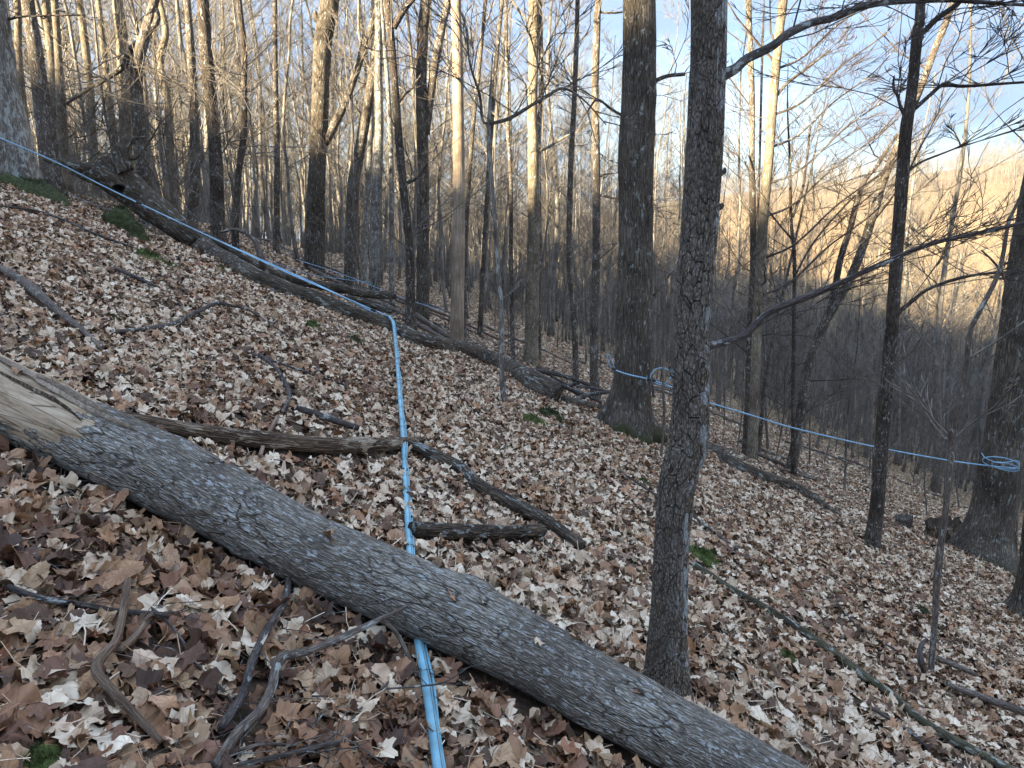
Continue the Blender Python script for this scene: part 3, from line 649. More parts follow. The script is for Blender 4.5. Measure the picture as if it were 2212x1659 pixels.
TR('tree', 'tree', 'dark ragged trunk forking into two, left of the pale dead trunk', 'oak', [(912, 700, 28), (914, 560, 26), (913, 341, 25), (909, 205, 25), (913, 85, 22), (920, 0, 22)], 18, 18, 4, 14, seed=20, amp=.008,
   limbs=[([(920, 290, 15), (930, 205, 15), (940, 137, 15), (954, 61, 15), (970, -5, 14), (985, -60, 12)], 8)])
TR('dead_tree', 'dead tree', 'barkless pale straw-coloured dead trunk, smooth and pocked, near the middle', 'dead', [(986, 742, 30), (990, 560, 28), (991, 375, 26), (990, 240, 24), (988, 102, 23), (985, 0, 22)], 15.5, 14, 0, 4, 1.5, flare=.12, sides=20, seed=21)
TR('sapling', 'sapling', 'thin dark stem leaning right behind the pale dead trunk', 'maple', [(1003, 700, 10), (1005, 546, 10), (1012, 410, 9), (1022, 273, 9), (1036, 137, 9), (1049, 0, 8)], 18, 13, 8, 12, seed=22)
TR('sapling', 'sapling', 'pale thin sapling standing in front of the far log and forking into two dark limbs', 'grey', [(1089, 877, 12), (1084, 805, 11), (1083, 669, 10), (1073, 549, 9), (1065, 410, 9), (1056, 341, 9), (1056, 266, 9)], None, 3.7, 2, 0, flare=.15, sides=10, seed=23, lowL=.9,
   limbs=[([(1056, 268, 6), (1042, 259, 6), (1036, 205, 5), (1015, 137, 4), (1008, 68, 4), (998, 31, 3)], 9), ([(1056, 268, 7), (1100, 256, 7), (1152, 225, 6), (1186, 205, 6), (1217, 191, 5), (1260, 215, 3), (1310, 270, 2)], 12)])
TR('tree', 'tree', 'upright trunk sunlit gold high up, midway between dead trunk and biggest one', 'tan', [(1146, 800, 30), (1152, 560, 27), (1152, 341, 23), (1150, 240, 21), (1152, 137, 21), (1153, 0, 22)], 17, 19, 5, 16, 4, seed=24, sides=20, amp=.006,
   limbs=[([(1155, 330, 5), (1180, 320, 5), (1230, 290, 3)], 5)])
TR('tree', 'tree', 'thinner trunk hugging the right side of the gold-lit upright trunk', 'maple', [(1163, 780, 12), (1165, 560, 11), (1163, 307, 11), (1169, 205, 11), (1165, 0, 10)], 20, 17, 6, 12, seed=25)
TR('sapling', 'sapling', 'thin bent stem between the pale forking sapling and the gold-lit trunk', 'maple', [(1108, 780, 9), (1104, 563, 9), (1104, 410, 8), (1097, 273, 8), (1094, 85, 7)], 17, 12, 8, 10, seed=26)
TR('tree', 'tree', 'thin brown trunk leaning slightly, right of the gold-lit trunk', 'maple', [(1244, 815, 13), (1240, 686, 12), (1229, 560, 12), (1234, 341, 12), (1241, 205, 11), (1247, 34, 10)], 16.5, 15, 8, 14, seed=27)
TR('tree', 'tree', 'straight lichened trunk next on the left of the biggest dark trunk', 'maple', [(1288, 880, 22), (1283, 788, 19), (1285, 651, 18), (1288, 560, 17), (1288, 341, 17), (1285, 205, 16), (1288, 102, 16), (1292, 0, 15)], 14.5, 18, 6, 14, seed=28, sides=16,
   limbs=[([(1290, 420, 5), (1340, 432, 4), (1400, 450, 3)], 8), ([(1290, 25, 5), (1320, 28, 4), (1345, 26, 4)], 2)])
TR('tree', 'tree', 'biggest dark furrowed trunk with flared mossy roots on the brow, blue tubing looped round it', 'oak',
   [(1352, 950, 112), (1360, 870, 86), (1366, 800, 76), (1370, 680, 73), (1373, 560, 72), (1374, 341, 72), (1380, 205, 72), (1381, 0, 68)], 9.4, 22, 0, 14, 4.5, flare=.55, fl_h=.22, sides=72, amp=.010, ridges=13, step=.05, seed=29,
   limbs=[([(1405, 180, 8), (1440, 165, 7), (1480, 160, 6)], 5), ([(1345, 250, 5), (1320, 235, 5), (1290, 215, 4), (1270, 240, 3)], 5), ([(1412, 640, 6), (1450, 590, 3)], 2)])
TR('tree', 'tree', 'nearest standing trunk, scaly bark, white lichen edge, two long dark limbs reaching right', 'fore',
   [(1436, 1505, 98), (1441, 1400, 84), (1446, 1300, 78), (1452, 1150, 72), (1461, 1050, 74), (1480, 985, 80), (1488, 940, 82), (1491, 890, 74), (1494, 754, 72), (1500, 600, 74), (1509, 520, 76), (1521, 341, 78), (1528, 170, 76), (1531, 0, 74)], None, 14, 0, 8, 3, flare=.34, fl_h=.13, sides=72, amp=.0035, ridges=11, step=.02, seed=30,
   limbs=[([(1530, 190, 30), (1552, 168, 22), (1590, 147, 17), (1614, 126, 16), (1665, 102, 16), (1699, 75, 16), (1726, 61, 15), (1757, 48, 14), (1801, 38, 14), (1853, 17, 13), (1921, 5, 11), (2040, 0, 10), (2109, 4, 8), (2230, 12, 5)], 14, 3.5),
          ([(1500, 765, 24), (1520, 752, 15), (1545, 744, 13), (1597, 730, 13), (1624, 709, 13), (1665, 672, 13), (1733, 645, 12), (1801, 617, 11), (1853, 593, 10), (1938, 556, 9), (1975, 540, 9), (2040, 519, 8), (2109, 505, 8), (2240, 475, 6)], 16, 3.5),
          ([(1540, 378, 12), (1562, 372, 10), (1566, 362, 4)], 0), ([(1535, 452, 14), (1556, 446, 12), (1562, 440, 5)], 0), ([(1462, 810, 16), (1452, 806, 12), (1448, 790, 5)], 0)])
TR('tree', 'tree', 'thin grey trunk, left of the pair right of the nearest standing trunk', 'maple', [(1610, 1000, 18), (1617, 856, 16), (1620, 720, 15), (1627, 560, 14), (1624, 341, 13), (1624, 205, 13), (1617, 0, 12)], 15, 17, 8, 14, seed=31, tw='darktwig')
TR('tree', 'tree', 'greenish-yellow sunlit trunk leaning right, pair with the thin grey one', 'tan', [(1624, 1012, 22), (1631, 822, 20), (1636, 686, 20), (1644, 560, 21), (1651, 444, 21), (1661, 341, 20), (1668, 239, 20), (1682, 85, 18), (1692, 0, 19)], 14.5, 18, 6, 14, seed=32, tw='darktwig',
   limbs=[([(1672, 215, 6), (1700, 180, 6), (1740, 150, 5), (1790, 110, 3)], 8)] + [([(x0, y0, 4.5), (x0+dx*.22, y0-dx*.10, 4), (x0+dx*.5, y0-dx*.36, 3.2), (x0+dx*.8, y0-dx*.58, 2.4), (x0+dx, y0-dx*.80, 1.6)], 12, 14.5+yy)
       for x0, y0, dx, yy in ((1640, 640, 300, .6), (1645, 560, 330, -.5), (1650, 470, 300, 1.), (1655, 400, 340, -.8), (1662, 320, 280, .4), (1668, 250, 300, -.4), (1676, 150, 260, .8))])
TR('sapling', 'sapling', 'very thin red-brown stem rising between the grey and yellow pair', 'maple', [(1633, 700, 6), (1633, 560, 6), (1641, 341, 5), (1646, 137, 5), (1650, 0, 4)], 17, 12, 8, 10, seed=33, tw='darktwig')
TR('sapling', 'sapling', 'dark thin speckled stem that forks high, left of the leaning double trunk', 'dark', [(1716, 1035, 10), (1713, 890, 9), (1715, 720, 8), (1716, 560, 8), (1709, 478, 7), (1706, 341, 5)], 14.8, 8, 10, 10, seed=34, tw='darktwig',
   limbs=[([(1712, 470, 5), (1733, 410, 5), (1743, 341, 4), (1750, 273, 4)], 10), ([(1715, 600, 4), (1760, 520, 3.5), (1850, 420, 3), (1960, 330, 2)], 12), ([(1713, 520, 4), (1650, 440, 3), (1600, 330, 2)], 9), ([(1714, 690, 4), (1790, 640, 3), (1880, 610, 2)], 8)])
TR('tree', 'tree', 'leaning trunk slanting right and splitting in two behind the dark upright trunk', 'maple', [(1702, 1035, 24), (1713, 993, 22), (1730, 890, 21), (1743, 805, 21), (1778, 703, 21), (1829, 617, 19), (1859, 546, 18), (1887, 461, 18), (1907, 393, 17), (1935, 324, 16), (1993, 178, 15), (2023, 96, 14), (2057, 10, 13)], 16, 15, 4, 10, seed=35, tw='darktwig',
   limbs=[([(1784, 694, 13), (1800, 640, 12), (1815, 560, 11), (1836, 495, 11), (1849, 444, 10), (1866, 393, 9), (1894, 358, 7), (1938, 290, 5)], 8)])
TR('tree', 'tree', 'dark upright trunk in the right foreground woods with mossy foot and forks against the sky', 'dark', [(1882, 1185, 34), (1893, 1109, 29), (1904, 959, 28), (1917, 822, 27), (1928, 686, 26), (1936, 560, 25), (1945, 444, 25), (1952, 341, 25), (1958, 273, 25), (1969, 205, 22), (1982, 68, 21), (1989, 0, 19)], None, 11, 0, 6, 2, flare=.3, fl_h=.12, sides=24, amp=.003, seed=36, step=.06,
   limbs=[([(1968, 240, 10), (1979, 232, 8), (2006, 208, 7), (2040, 181, 7), (2075, 186, 6), (2160, 181, 5), (2240, 176, 4)], 12),
          ([(1985, 75, 10), (1996, 68, 10), (2023, 41, 10), (2057, 17, 9), (2085, -6, 7)], 6), ([(1955, 250, 8), (1945, 230, 6), (1938, 205, 5), (1930, 190, 5), (1931, 164, 3)], 4),
          ([(1930, 690, 8), (1945, 672, 8), (1965, 655, 7), (2006, 624, 6), (2075, 600, 6), (2143, 590, 5), (2230, 586, 4)], 9),
          ([(1950, 375, 5), (1990, 350, 4), (2040, 330, 3), (2090, 310, 2)], 6)])
TR('sapling', 'sapling', 'thin crooked sapling in front on the right, rooted beside a curl of bark', 'stick', [(2010, 1458, 13), (2020, 1332, 13), (2023, 1264, 15), (2030, 1195, 15), (2043, 1100, 13), (2054, 993, 13), (2057, 925, 15), (2063, 890, 17), (2071, 873, 12), (2085, 805, 11), (2095, 720, 11), (2109, 686, 11), (2153, 600, 10), (2167, 549, 9), (2180, 478, 7), (2211, 410, 6)], None, 4.5, 0, 4, 1.0, flare=.1, fl_h=.08, sides=14, seed=37, step=.04,
   limbs=[([(2060, 935, 6), (2050, 950, 5), (2030, 935, 4), (2005, 900, 4), (1975, 850, 3), (1940, 810, 2), (1905, 760, 2)], 6, 5.4)])
TR('tree', 'tree', 'massive dark trunk leaning out of the right edge, blue tubes wound round it', 'oak', [(2120, 1205, 122), (2133, 1150, 96), (2145, 1109, 88), (2165, 980, 79), (2186, 856, 78), (2199, 754, 80), (2213, 651, 82), (2230, 549, 82)], 10.6, 20, 0, 12, 4, flare=.5, fl_h=.2, sides=56, amp=.010, ridges=11, step=.06, seed=38,
   limbs=[([(2180, 620, 6), (2168, 600, 5), (2150, 570, 4), (2120, 540, 3)], 4)])
TR('tree', 'tree', 'dark narrow trunk standing behind the massive one at the right edge', 'dark', [(2186, 1240, 18), (2190, 1093, 17), (2205, 900, 16), (2220, 700, 15)], 12, 15, 0, 10, seed=39)
TR('tree', 'tree', 'trunk with a broad mossy foot, cut off by the right edge', 'oak', [(2228, 1345, 84), (2232, 1260, 60), (2240, 1150, 54), (2256, 950, 52)], None, 16, 0, 10, flare=.9, fl_h=.2, sides=36, amp=.006, seed=40, step=.06)
TR('sapling', 'sapling', 'tiny stem right of the biggest dark trunk, reaching up past its tubing loop', 'stick', [(1428, 992, 6), (1435, 890, 6), (1432, 829, 5), (1436, 740, 3)], None, 2.2, 6, 0, flare=0, sides=6, seed=41, lowL=.4, lowz=(.3, .95))
TR('sapling', 'sapling', 'bent slim stem left of the speckled forking stem', 'maple', [(1645, 905, 9), (1651, 840, 8), (1665, 754, 7), (1682, 669, 7), (1699, 600, 6)], 18, 9, 10, 10, seed=42)
TR('tree', 'tree', 'slim trunk between the pale forking sapling and the dead trunk, farther off', 'maple', [(1037, 720, 12), (1045, 560, 11), (1060, 300, 10), (1075, 100, 9)], 21, 16, 8, 14, seed=43)
TR('tree', 'tree', 'slim grey trunk far behind, between the blackish crooked trunk and the forking ragged one', 'grey', [(786, 600, 14), (790, 500, 13), (800, 300, 12)], 24, 16, 6, 14, seed=44)
for a, k in HT:
    tree(*a, **k)
print('hand trees', time.time()-T0)

# ------------------------------------------------------------------ the forest behind: copies of a few kinds, then the rest as one mass
protocol = bpy.data.collections.new('tree_kinds')
joined = []
for k, (tm, cm_) in enumerate(protos + saps):
    for me in (tm, cm_):
        if not me.materials: me.materials.append(M['fartree'] if k < len(protos) else M['twig'])
    # joined copy for the mass
    V, Q, off = [], [], 0
    for me in (tm, cm_):
        nv = len(me.vertices); co = np.empty(nv*3, np.float32); me.vertices.foreach_get('co', co); V.append(co.reshape(-1, 3))
        tri = []; 
        for p in me.polygons:
            v = list(p.vertices)
            if len(v) == 4: Q.append([a+off for a in v])
        off += nv
    A = np.vstack(V)*1.0
    jm = mkmesh('far_tree', np.vstack(V), np.array(Q), A); jm.materials.append(M['fartree'] if k < len(protos) else M['twig'])
    protocol.objects.link(bpy.data.objects.new('tree_kind_%02d' % k, jm))
NP_ = len(protos)
pts = []
def add_pts(r0, r1, dens, amin, amax, kinds, smin, smax, xmin=None):
    x, y = scatter_polar(r0, r1, dens, amin, amax)
    for a, b in zip(x, y): pts.append((a, b, npr.choice(kinds), npr.uniform(smin, smax)))
small = [1, 3, 4, 5, 7, 3, 5]
add_pts(19, 32, .060, -44, 4, [1, 3, 4, 5, 7], .75, 1.05)
add_pts(22, 40, .018, 4, 44, [1, 3, 5, 7], .6, .95)
add_pts(26, 60, .03, -44, 6, [3, 5, 7, 5], .8, 1.1)
add_pts(32, 60, .065, -44, 4, list(range(8)), .75, 1.1)
add_pts(40, 60, .040, 4, 44, list(range(8)), .7, 1.0)
add_pts(60, 120, .072, -42, 42, list(range(8)), .8, 1.15)
add_pts(120, 240, .036, -40, 40, list(range(8)), .85, 1.2)
add_pts(14, 34, .075, -44, 44, list(range(8, 13)), .7, 1.2)
add_pts(16, 40, .05, 3, 44, list(range(8, 13)), .7, 1.3)
add_pts(34, 90, .070, -42, 42, list(range(8, 13)), .8, 1.4)
pts = np.array(pts); dd = np.hypot(pts[:, 0], pts[:, 1]); pts = pts[np.argsort(dd)]; dd.sort()
isap = pts[:, 2] >= NP_
LBL = {0: ('forest_tree', 'tree', 'bare forest tree among many alike trunks filling the woods beyond the fallen log', 'bare trees filling the woods beyond the log'),
       1: ('thin_sapling', 'sapling', 'thin bare sapling among many in the understory beyond the fallen log', 'bare saplings in the understory')}
LAND = [(0, 'by the left edge'), (150, 'above the upturned root end'), (330, 'beyond the crooked tree with the hanging limb'), (470, 'around the dark stout trunk'), (600, 'left of the thick grey bending trunk'),
        (720, 'right of the thick grey bending trunk'), (860, 'by the dark forking trunk'), (985, 'right of the barkless dead trunk'), (1120, 'beside the gold-lit upright trunk'), (1240, 'left of the biggest trunk'),
        (1400, 'between the biggest trunk and the nearest one'), (1560, 'just right of the nearest trunk'), (1700, 'by the speckled forking stem'), (1820, 'left of the dark upright trunk'), (1950, 'right of the dark upright trunk'), (2080, 'toward the right edge')]
def forest_label(x, y, k, s, c):
    d = y*CP; px = CX+F*x/d; place = [t for a, t in LAND if a <= max(px, 0)][-1]
    if c: size = ['medium', 'small', 'tall', 'tiny', 'middling'][(k-8) % 5]; thing_ = 'bare sapling'
    else: size = ['stout', 'slender', 'thick', 'thin', 'straight', 'very thin', 'broad', 'slim'][k]; thing_ = 'bare tree'
    return '%s %s %s %s' % (size, thing_, 'near the brow' if y < 24 else ('midway back' if y < 34 else ('farther back' if y < 46 else 'deep in the woods')), place)
cnt = [0, 0]; rest = []
lim = [215, 110]
for (x, y, k, s), sp in zip(pts, isap):
    k = int(k); c = int(sp); z = H(x, y)
    if cnt[c] < lim[c] and abs(x) < .72*y:
        cnt[c] += 1; nme, cat, lab, grp = LBL[c]; lab = forest_label(x, y, k, s, c)
        r = empty(nme, (x, y, z)); r.rotation_euler = (0, 0, rnd.uniform(0, 6.28)); r.scale = (s, s, s*rnd.uniform(.9, 1.1)); tag(r, lab, cat, grp)
        tm, cm_ = (protos+saps)[k]
        mkobj('trunk', tm, None, r); mkobj('crown', cm_, None, r)
    else: rest.append((x, y, z, k, s))
rest = np.array(rest)
instancer('distant_woods', rest[:, :3], np.stack([npr.normal(0, .03, len(rest)), npr.normal(0, .03, len(rest)), npr.uniform(0, 6.28, len(rest))], 1), rest[:, 4], rest[:, 3].astype(int), protocol, 'mass of bare grey-brown trees and saplings deep in the woods')
# the hill across the valley
q = []
x, y = scatter_polar(240, 760, .011, -14, 40)
z = Hgt(x, y); m = len(x)
instancer('far_hillside_woods', np.stack([x, y, z], 1), np.stack([npr.normal(0, .03, m), npr.normal(0, .03, m), npr.uniform(0, 6.28, m)], 1), npr.uniform(.7, 1.05, m), npr.randint(0, NP_, m), protocol, 'bare woods covering the sunlit hill across the valley')
print('forest', len(pts), m, time.time()-T0)

# ------------------------------------------------------------------ fallen logs, branches and sticks
LYING = []
def lying(name, cat, label, mat, pts, hs=None, Y=None, sides=14, amp=0, ridges=5, knob=.10, step=.04, twigs=0, twL=.4, parent=None, seed=1, group=None, bury=-.1, parts=(), h0=0.03):
    """pts [(px, py, w)] seen on the ground; the piece rests its lower side on the slope"""
    W = []
    for i, (px, py, wd) in enumerate(pts):
        if Y is not None:
            yy = Y[i] if isinstance(Y, (list, tuple)) else Y
            for yt in np.arange(yy+.6, 7.5, -.03):
                q = at(px, py, yt); rr_ = wd/2/F*depth(q)
                if q[2]-H(q[0], q[1]) > .55*rr_+.01: break
            else: q = at(px, py, yy)
        else:
            q = at(px, py); r = wd/2/F*depth(q); q = at(px, py, None, r*(1-bury)+(hs[i] if hs else 0)+h0)
        W.append([*q, wd/2/F*depth(q)])
    W = np.array(W); L = np.sum(np.linalg.norm(np.diff(W[:, :3], axis=0), axis=1))
    D = spline(W, int(np.clip(L/step, 8, 260)))
    if D[:, 3].max() > .012: LYING.append(D[::2][:, [0, 1, 3]])
    base = Vector(D[len(D)//2][:3])
    V, Q, A, T = tube_data(D[:, :3], np.maximum(D[:, 3], .002), sides, bark_disp(amp, ridges, seed*2.3, knob=knob, knots=(int(4+L*3) if amp else 0), vmax=L))
    R_ = random.Random(seed*13)
    if parent is None:
        root = empty(name, base); tag(root, label, cat, group)
        body = mkobj('stem' if name != 'fallen_log' else 'trunk', mkmesh('stem', V-np.array(base), Q, A, T), M[mat], root)
    else:
        root = parent; base = Vector(parent.location)
        body = mkobj(name, mkmesh(name, V-np.array(base), Q, A, T), M[mat], root)
    if twigs:
        tb = crown(D[:, :3], D[:, 3], .1, .98, twigs, twL, R_, (3, 2), 1, .0016, (30, 70), .05, .5)
        V, Q, A = batch_tubes(tb, 4); mkobj('twigs', mkmesh('twigs', V-np.array(base), Q, A), M[mat], root)
    return root, D
# big foreground log
big_log, LA = lying('fallen_log', 'log', 'large grey fallen trunk lying diagonally across the foreground, bark missing at its left end', 'log',
   [(-150, 776, 150), (45, 876, 152), (205, 950, 157), (365, 1028, 160), (510, 1103, 157), (657, 1178, 153), (812, 1250, 158), (967, 1321, 164), (1120, 1398, 156), (1270, 1480, 154), (1415, 1562, 152), (1570, 1648, 150), (1800, 1780, 148)],
   sides=96, amp=.0026, ridges=13, knob=.065, step=.016, seed=3, bury=.1)
def on_log(D, f, th, lift=0.0):
    i = int(f*(len(D)-1)); T, A, B = frames(D[:, :3]); r = D[i, 3]+lift
    return D[i, :3]+r*(math.cos(th)*np.array([0, 0, 1.])+math.sin(th)*norm(np.cross([0, 0, 1.], T[i])))
# splintered strips of wood along the debarked end
def strip(parent, px, wd, lift, mat, seed):
    pts = np.array([at(a, b, None, 0) for a, b in px]); base = np.array(parent.location); R_ = random.Random(seed)
    # lies on the log's upper side
    D = []
    for a, b in px:
        d = ray(a, b); best = None
        for t in np.arange(2.0, 4.5, .004):
            p = np.array(EYE)+d*t
            k = np.argmin(np.linalg.norm(LA[:, :3]-p, axis=1)); dist_ = np.linalg.norm(LA[k, :3]-p)
            if dist_ < LA[k, 3]+lift: best = p; break
        if best is None:
            ks = [np.linalg.norm(LA[:, :3]-(np.array(EYE)+d*t), axis=1).min() for t in np.arange(2, 4.5, .01)]
            best = np.array(EYE)+d*(2+.01*int(np.argmin(ks)))
        D.append(best)
    D = spline(np.array(D), 22); n = len(D)
    T, A, B = frames(D); V = []; Q = []
    for i in range(n):
        t = i/(n-1); w_ = wd*(math.sin(PI*min(1, max(.04, t*1.02)))**.5)*(1+.25*R_.uniform(-1, 1))
        k = np.argmin(np.linalg.norm(LA[:, :3]-D[i], axis=1)); out = norm(D[i]-LA[k, :3]); sd = norm(np.cross(T[i], out))
        for s, u in ((-1, 0), (-.4, 1), (.4, 1), (1, 0)): V.append(D[i]+sd*w_*s+out*(u*.009+.001))
    for i in range(n-1):
        for j in range(3): Q.append((i*4+j, i*4+j+1, i*4+5+j, i*4+4+j))
    V = np.array(V); mkobj('wood_strip', mkmesh('wood_strip', V-base, Q, V*1.0), M[mat], parent)
strip(big_log, [(-20, 765), (60, 805), (130, 845), (200, 885), (290, 928)], .022, .004, 'dead', 5)
strip(big_log, [(80, 812), (130, 835), (190, 868), (240, 895)], .018, .015, 'dead', 6)
strip(big_log, [(-10, 800), (50, 830), (115, 862), (160, 895), (178, 912)], .010, .006, 'rot', 7)

far_log, LB = lying('fallen_log', 'log', 'long brown fallen trunk along the brow with its hollow root end upturned at the left', 'brownlog',
   [(215, 362, 62), (250, 385, 70), (290, 418, 66), (340, 458, 56), (400, 505, 50), (444, 541, 46), (520, 582, 40), (600, 620, 38), (680, 650, 38), (751, 676, 38), (855, 714, 38), (913, 740, 41), (1015, 765, 48), (1084, 794, 50), (1152, 829, 54), (1203, 858, 46)],
   Y=[11.6, 11.6, 11.6, 11.5, 11.4, 11.3, 11.1, 11.0, 10.9, 10.8, 10.8, 10.8, 10.8, 10.8, 10.8, 10.7], sides=30, amp=.010, ridges=6, knob=.14, step=.06, seed=11)
for pts_, wd_ in (([(272, 372, 34), (256, 340, 26), (248, 308, 15), (243, 278, 4)], 0), ([(276, 366, 26), (272, 332, 17), (288, 302, 11), (314, 296, 4)], 0), ([(276, 356, 16), (274, 342, 13), (292, 342, 8), (304, 330, 3)], 0),
                  ([(225, 360, 30), (185, 362, 22), (140, 352, 12), (110, 342, 5)], 0), ([(215, 375, 24), (170, 366, 12), (95, 345, 6)], 0), ([(240, 400, 22), (205, 392, 16), (150, 372, 7)], 0)):
    lying('root', '', '', 'dead' if pts_[0][1] < 355 and pts_[0][0] > 250 else 'brownlog', pts_, Y=11.5, sides=12, parent=far_log, knob=.2, seed=int(pts_[0][0]), step=.05)
# a dark hollow mouth on the root end: a recessed cup set into the trunk
def cup(parent, px, py, Y, rx, rz, mat):
    c = at(px, py, Y); V = []; Q = []; n = 16
    for k, (s, dy) in enumerate(((1.25, -.02), (1.0, -.035), (.85, .0), (.6, .06))):
        for a in range(n):
            th = 2*PI*a/n; V.append(c+np.array([math.cos(th)*rx*s*(1+.12*math.sin(3*th)), dy, math.sin(th)*rz*s]))
    for k in range(3):
        for a in range(n): Q.append((k*n+a, k*n+(a+1) % n, (k+1)*n+(a+1) % n, (k+1)*n+a))
    V = np.array(V); mkobj('knot_hole', mkmesh('knot_hole', V-np.array(parent.location), Q, V, [(3*n, 3*n+a+1, 3*n+a+2) for a in range(n-2)]), M[mat], parent)
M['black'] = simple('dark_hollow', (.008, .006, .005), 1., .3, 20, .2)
cup(far_log, 258, 407, 11.28, .075, .05, 'black')
lying('fallen_log', 'log', 'mossy thinner log lying past the biggest trunk down the brow to the right', 'brownlog',
   [(1394, 912, 24), (1442, 938, 26), (1480, 955, 28), (1521, 971, 30), (1580, 1000, 31), (1631, 1025, 30), (1716, 1056, 27), (1767, 1086, 22), (1812, 1116, 12)], Y=[10.5, 10.6, 10.7, 10.8, 10.8, 10.8, 10.8, 10.7, 10.5], sides=18, amp=.004, knob=.1, seed=12, step=.05)
lying('fallen_log', 'log', 'short dark log half buried at the left foot of the biggest trunk', 'brownlog', [(1215, 862, 20), (1255, 874, 22), (1310, 888, 20)], Y=10.4, sides=14, knob=.15, seed=13)
lying('fallen_log', 'log', 'dark limb lying on top of the far log just before the tubing bend', 'brownlog', [(440, 505, 14), (500, 540, 16), (563, 577, 18), (615, 598, 20), (680, 614, 20), (751, 626, 20), (800, 636, 17), (856, 637, 16)], Y=11.5, sides=14, knob=.16, seed=14)
lying('fallen_branch', 'branch', 'broken branch end poking up under the tubing bend behind the log', 'brownlog', [(745, 640, 14), (790, 655, 14), (846, 673, 13)], Y=11.2, sides=10, seed=15)
lying('fallen_branch', 'branch', 'grey snag curving over the far log left of the thick grey trunk', 'stick', [(589, 636, 16), (577, 600, 14), (563, 552, 15), (546, 516, 9), (512, 496, 7), (475, 502, 5)], Y=11.0, sides=10, seed=16, twigs=5)
lying('fallen_branch', 'branch', 'pair of weathered poles behind the pale dead trunk, upper one', 'stick', [(890, 675, 13), (925, 698, 12), (970, 730, 10)], Y=12.5, sides=8, seed=17)
lying('fallen_branch', 'branch', 'pair of weathered poles behind the pale dead trunk, lower one', 'stick', [(880, 690, 10), (930, 716, 10), (965, 735, 8)], Y=12.2, sides=8, seed=18)
lying('fallen_log', 'log', 'decayed dark log with flaking pale patches behind the foreground trunk, crossed by the blue pipe', 'rot',
   [(230, 893, 20), (300, 906, 26), (410, 930, 32), (500, 944, 35), (580, 953, 35), (700, 962, 36), (780, 963, 34), (862, 958, 26), (915, 948, 8)], sides=26, amp=.005, ridges=5, knob=.14, seed=19, step=.03)
lying('fallen_branch', 'branch', 'dark crooked branch curving down to the right from the tip of the decayed log', 'brownlog',
   [(872, 958, 20), (905, 968, 23), (947, 988, 27), (998, 1012, 25), (1032, 1046, 28), (1084, 1076, 28), (1152, 1112, 28), (1203, 1142, 25), (1258, 1180, 20)], sides=20, amp=.003, knob=.14, seed=20, step=.03)
lying('fallen_branch', 'branch', 'short stout barked log piece lying level right of the blue pipe', 'brownlog', [(890, 1144, 32), (950, 1147, 34), (1010, 1148, 33), (1084, 1151, 27), (1169, 1146, 27)], sides=22, amp=.004, knob=.12, seed=21, step=.03)
lying('fallen_branch', 'branch', 'long straight green-grey branch with lichen patches slanting down the right foreground', 'greenstick',
   [(1495, 1217, 13), (1535, 1243, 15), (1580, 1273, 16), (1665, 1320, 16), (1750, 1374, 17), (1836, 1436, 18), (1921, 1498, 18), (1989, 1556, 19), (2075, 1606, 20), (2200, 1672, 20)], sides=14, knob=.09, seed=22, step=.03, bury=-.3)
lying('fallen_branch', 'branch', 'grey barked branch on the leaves at the far left above the big log', 'stick', [(-30, 560, 14), (0, 578, 16), (61, 618, 22), (119, 668, 18), (188, 722, 13), (218, 754, 8)], sides=12, knob=.15, seed=23)
lying('fallen_branch', 'branch', 'grey hooked branch on the leaves in the left middle ground', 'stickdark', [(238, 717, 9), (300, 712, 10), (375, 700, 11), (410, 682, 10), (440, 667, 9), (468, 655, 9), (500, 660, 6), (546, 674, 4), (621, 725, 3)], hs=[0, 0, 0, .02, .04, .08, .08, .06, 0], sides=9, seed=24, twigs=6, twL=.5)
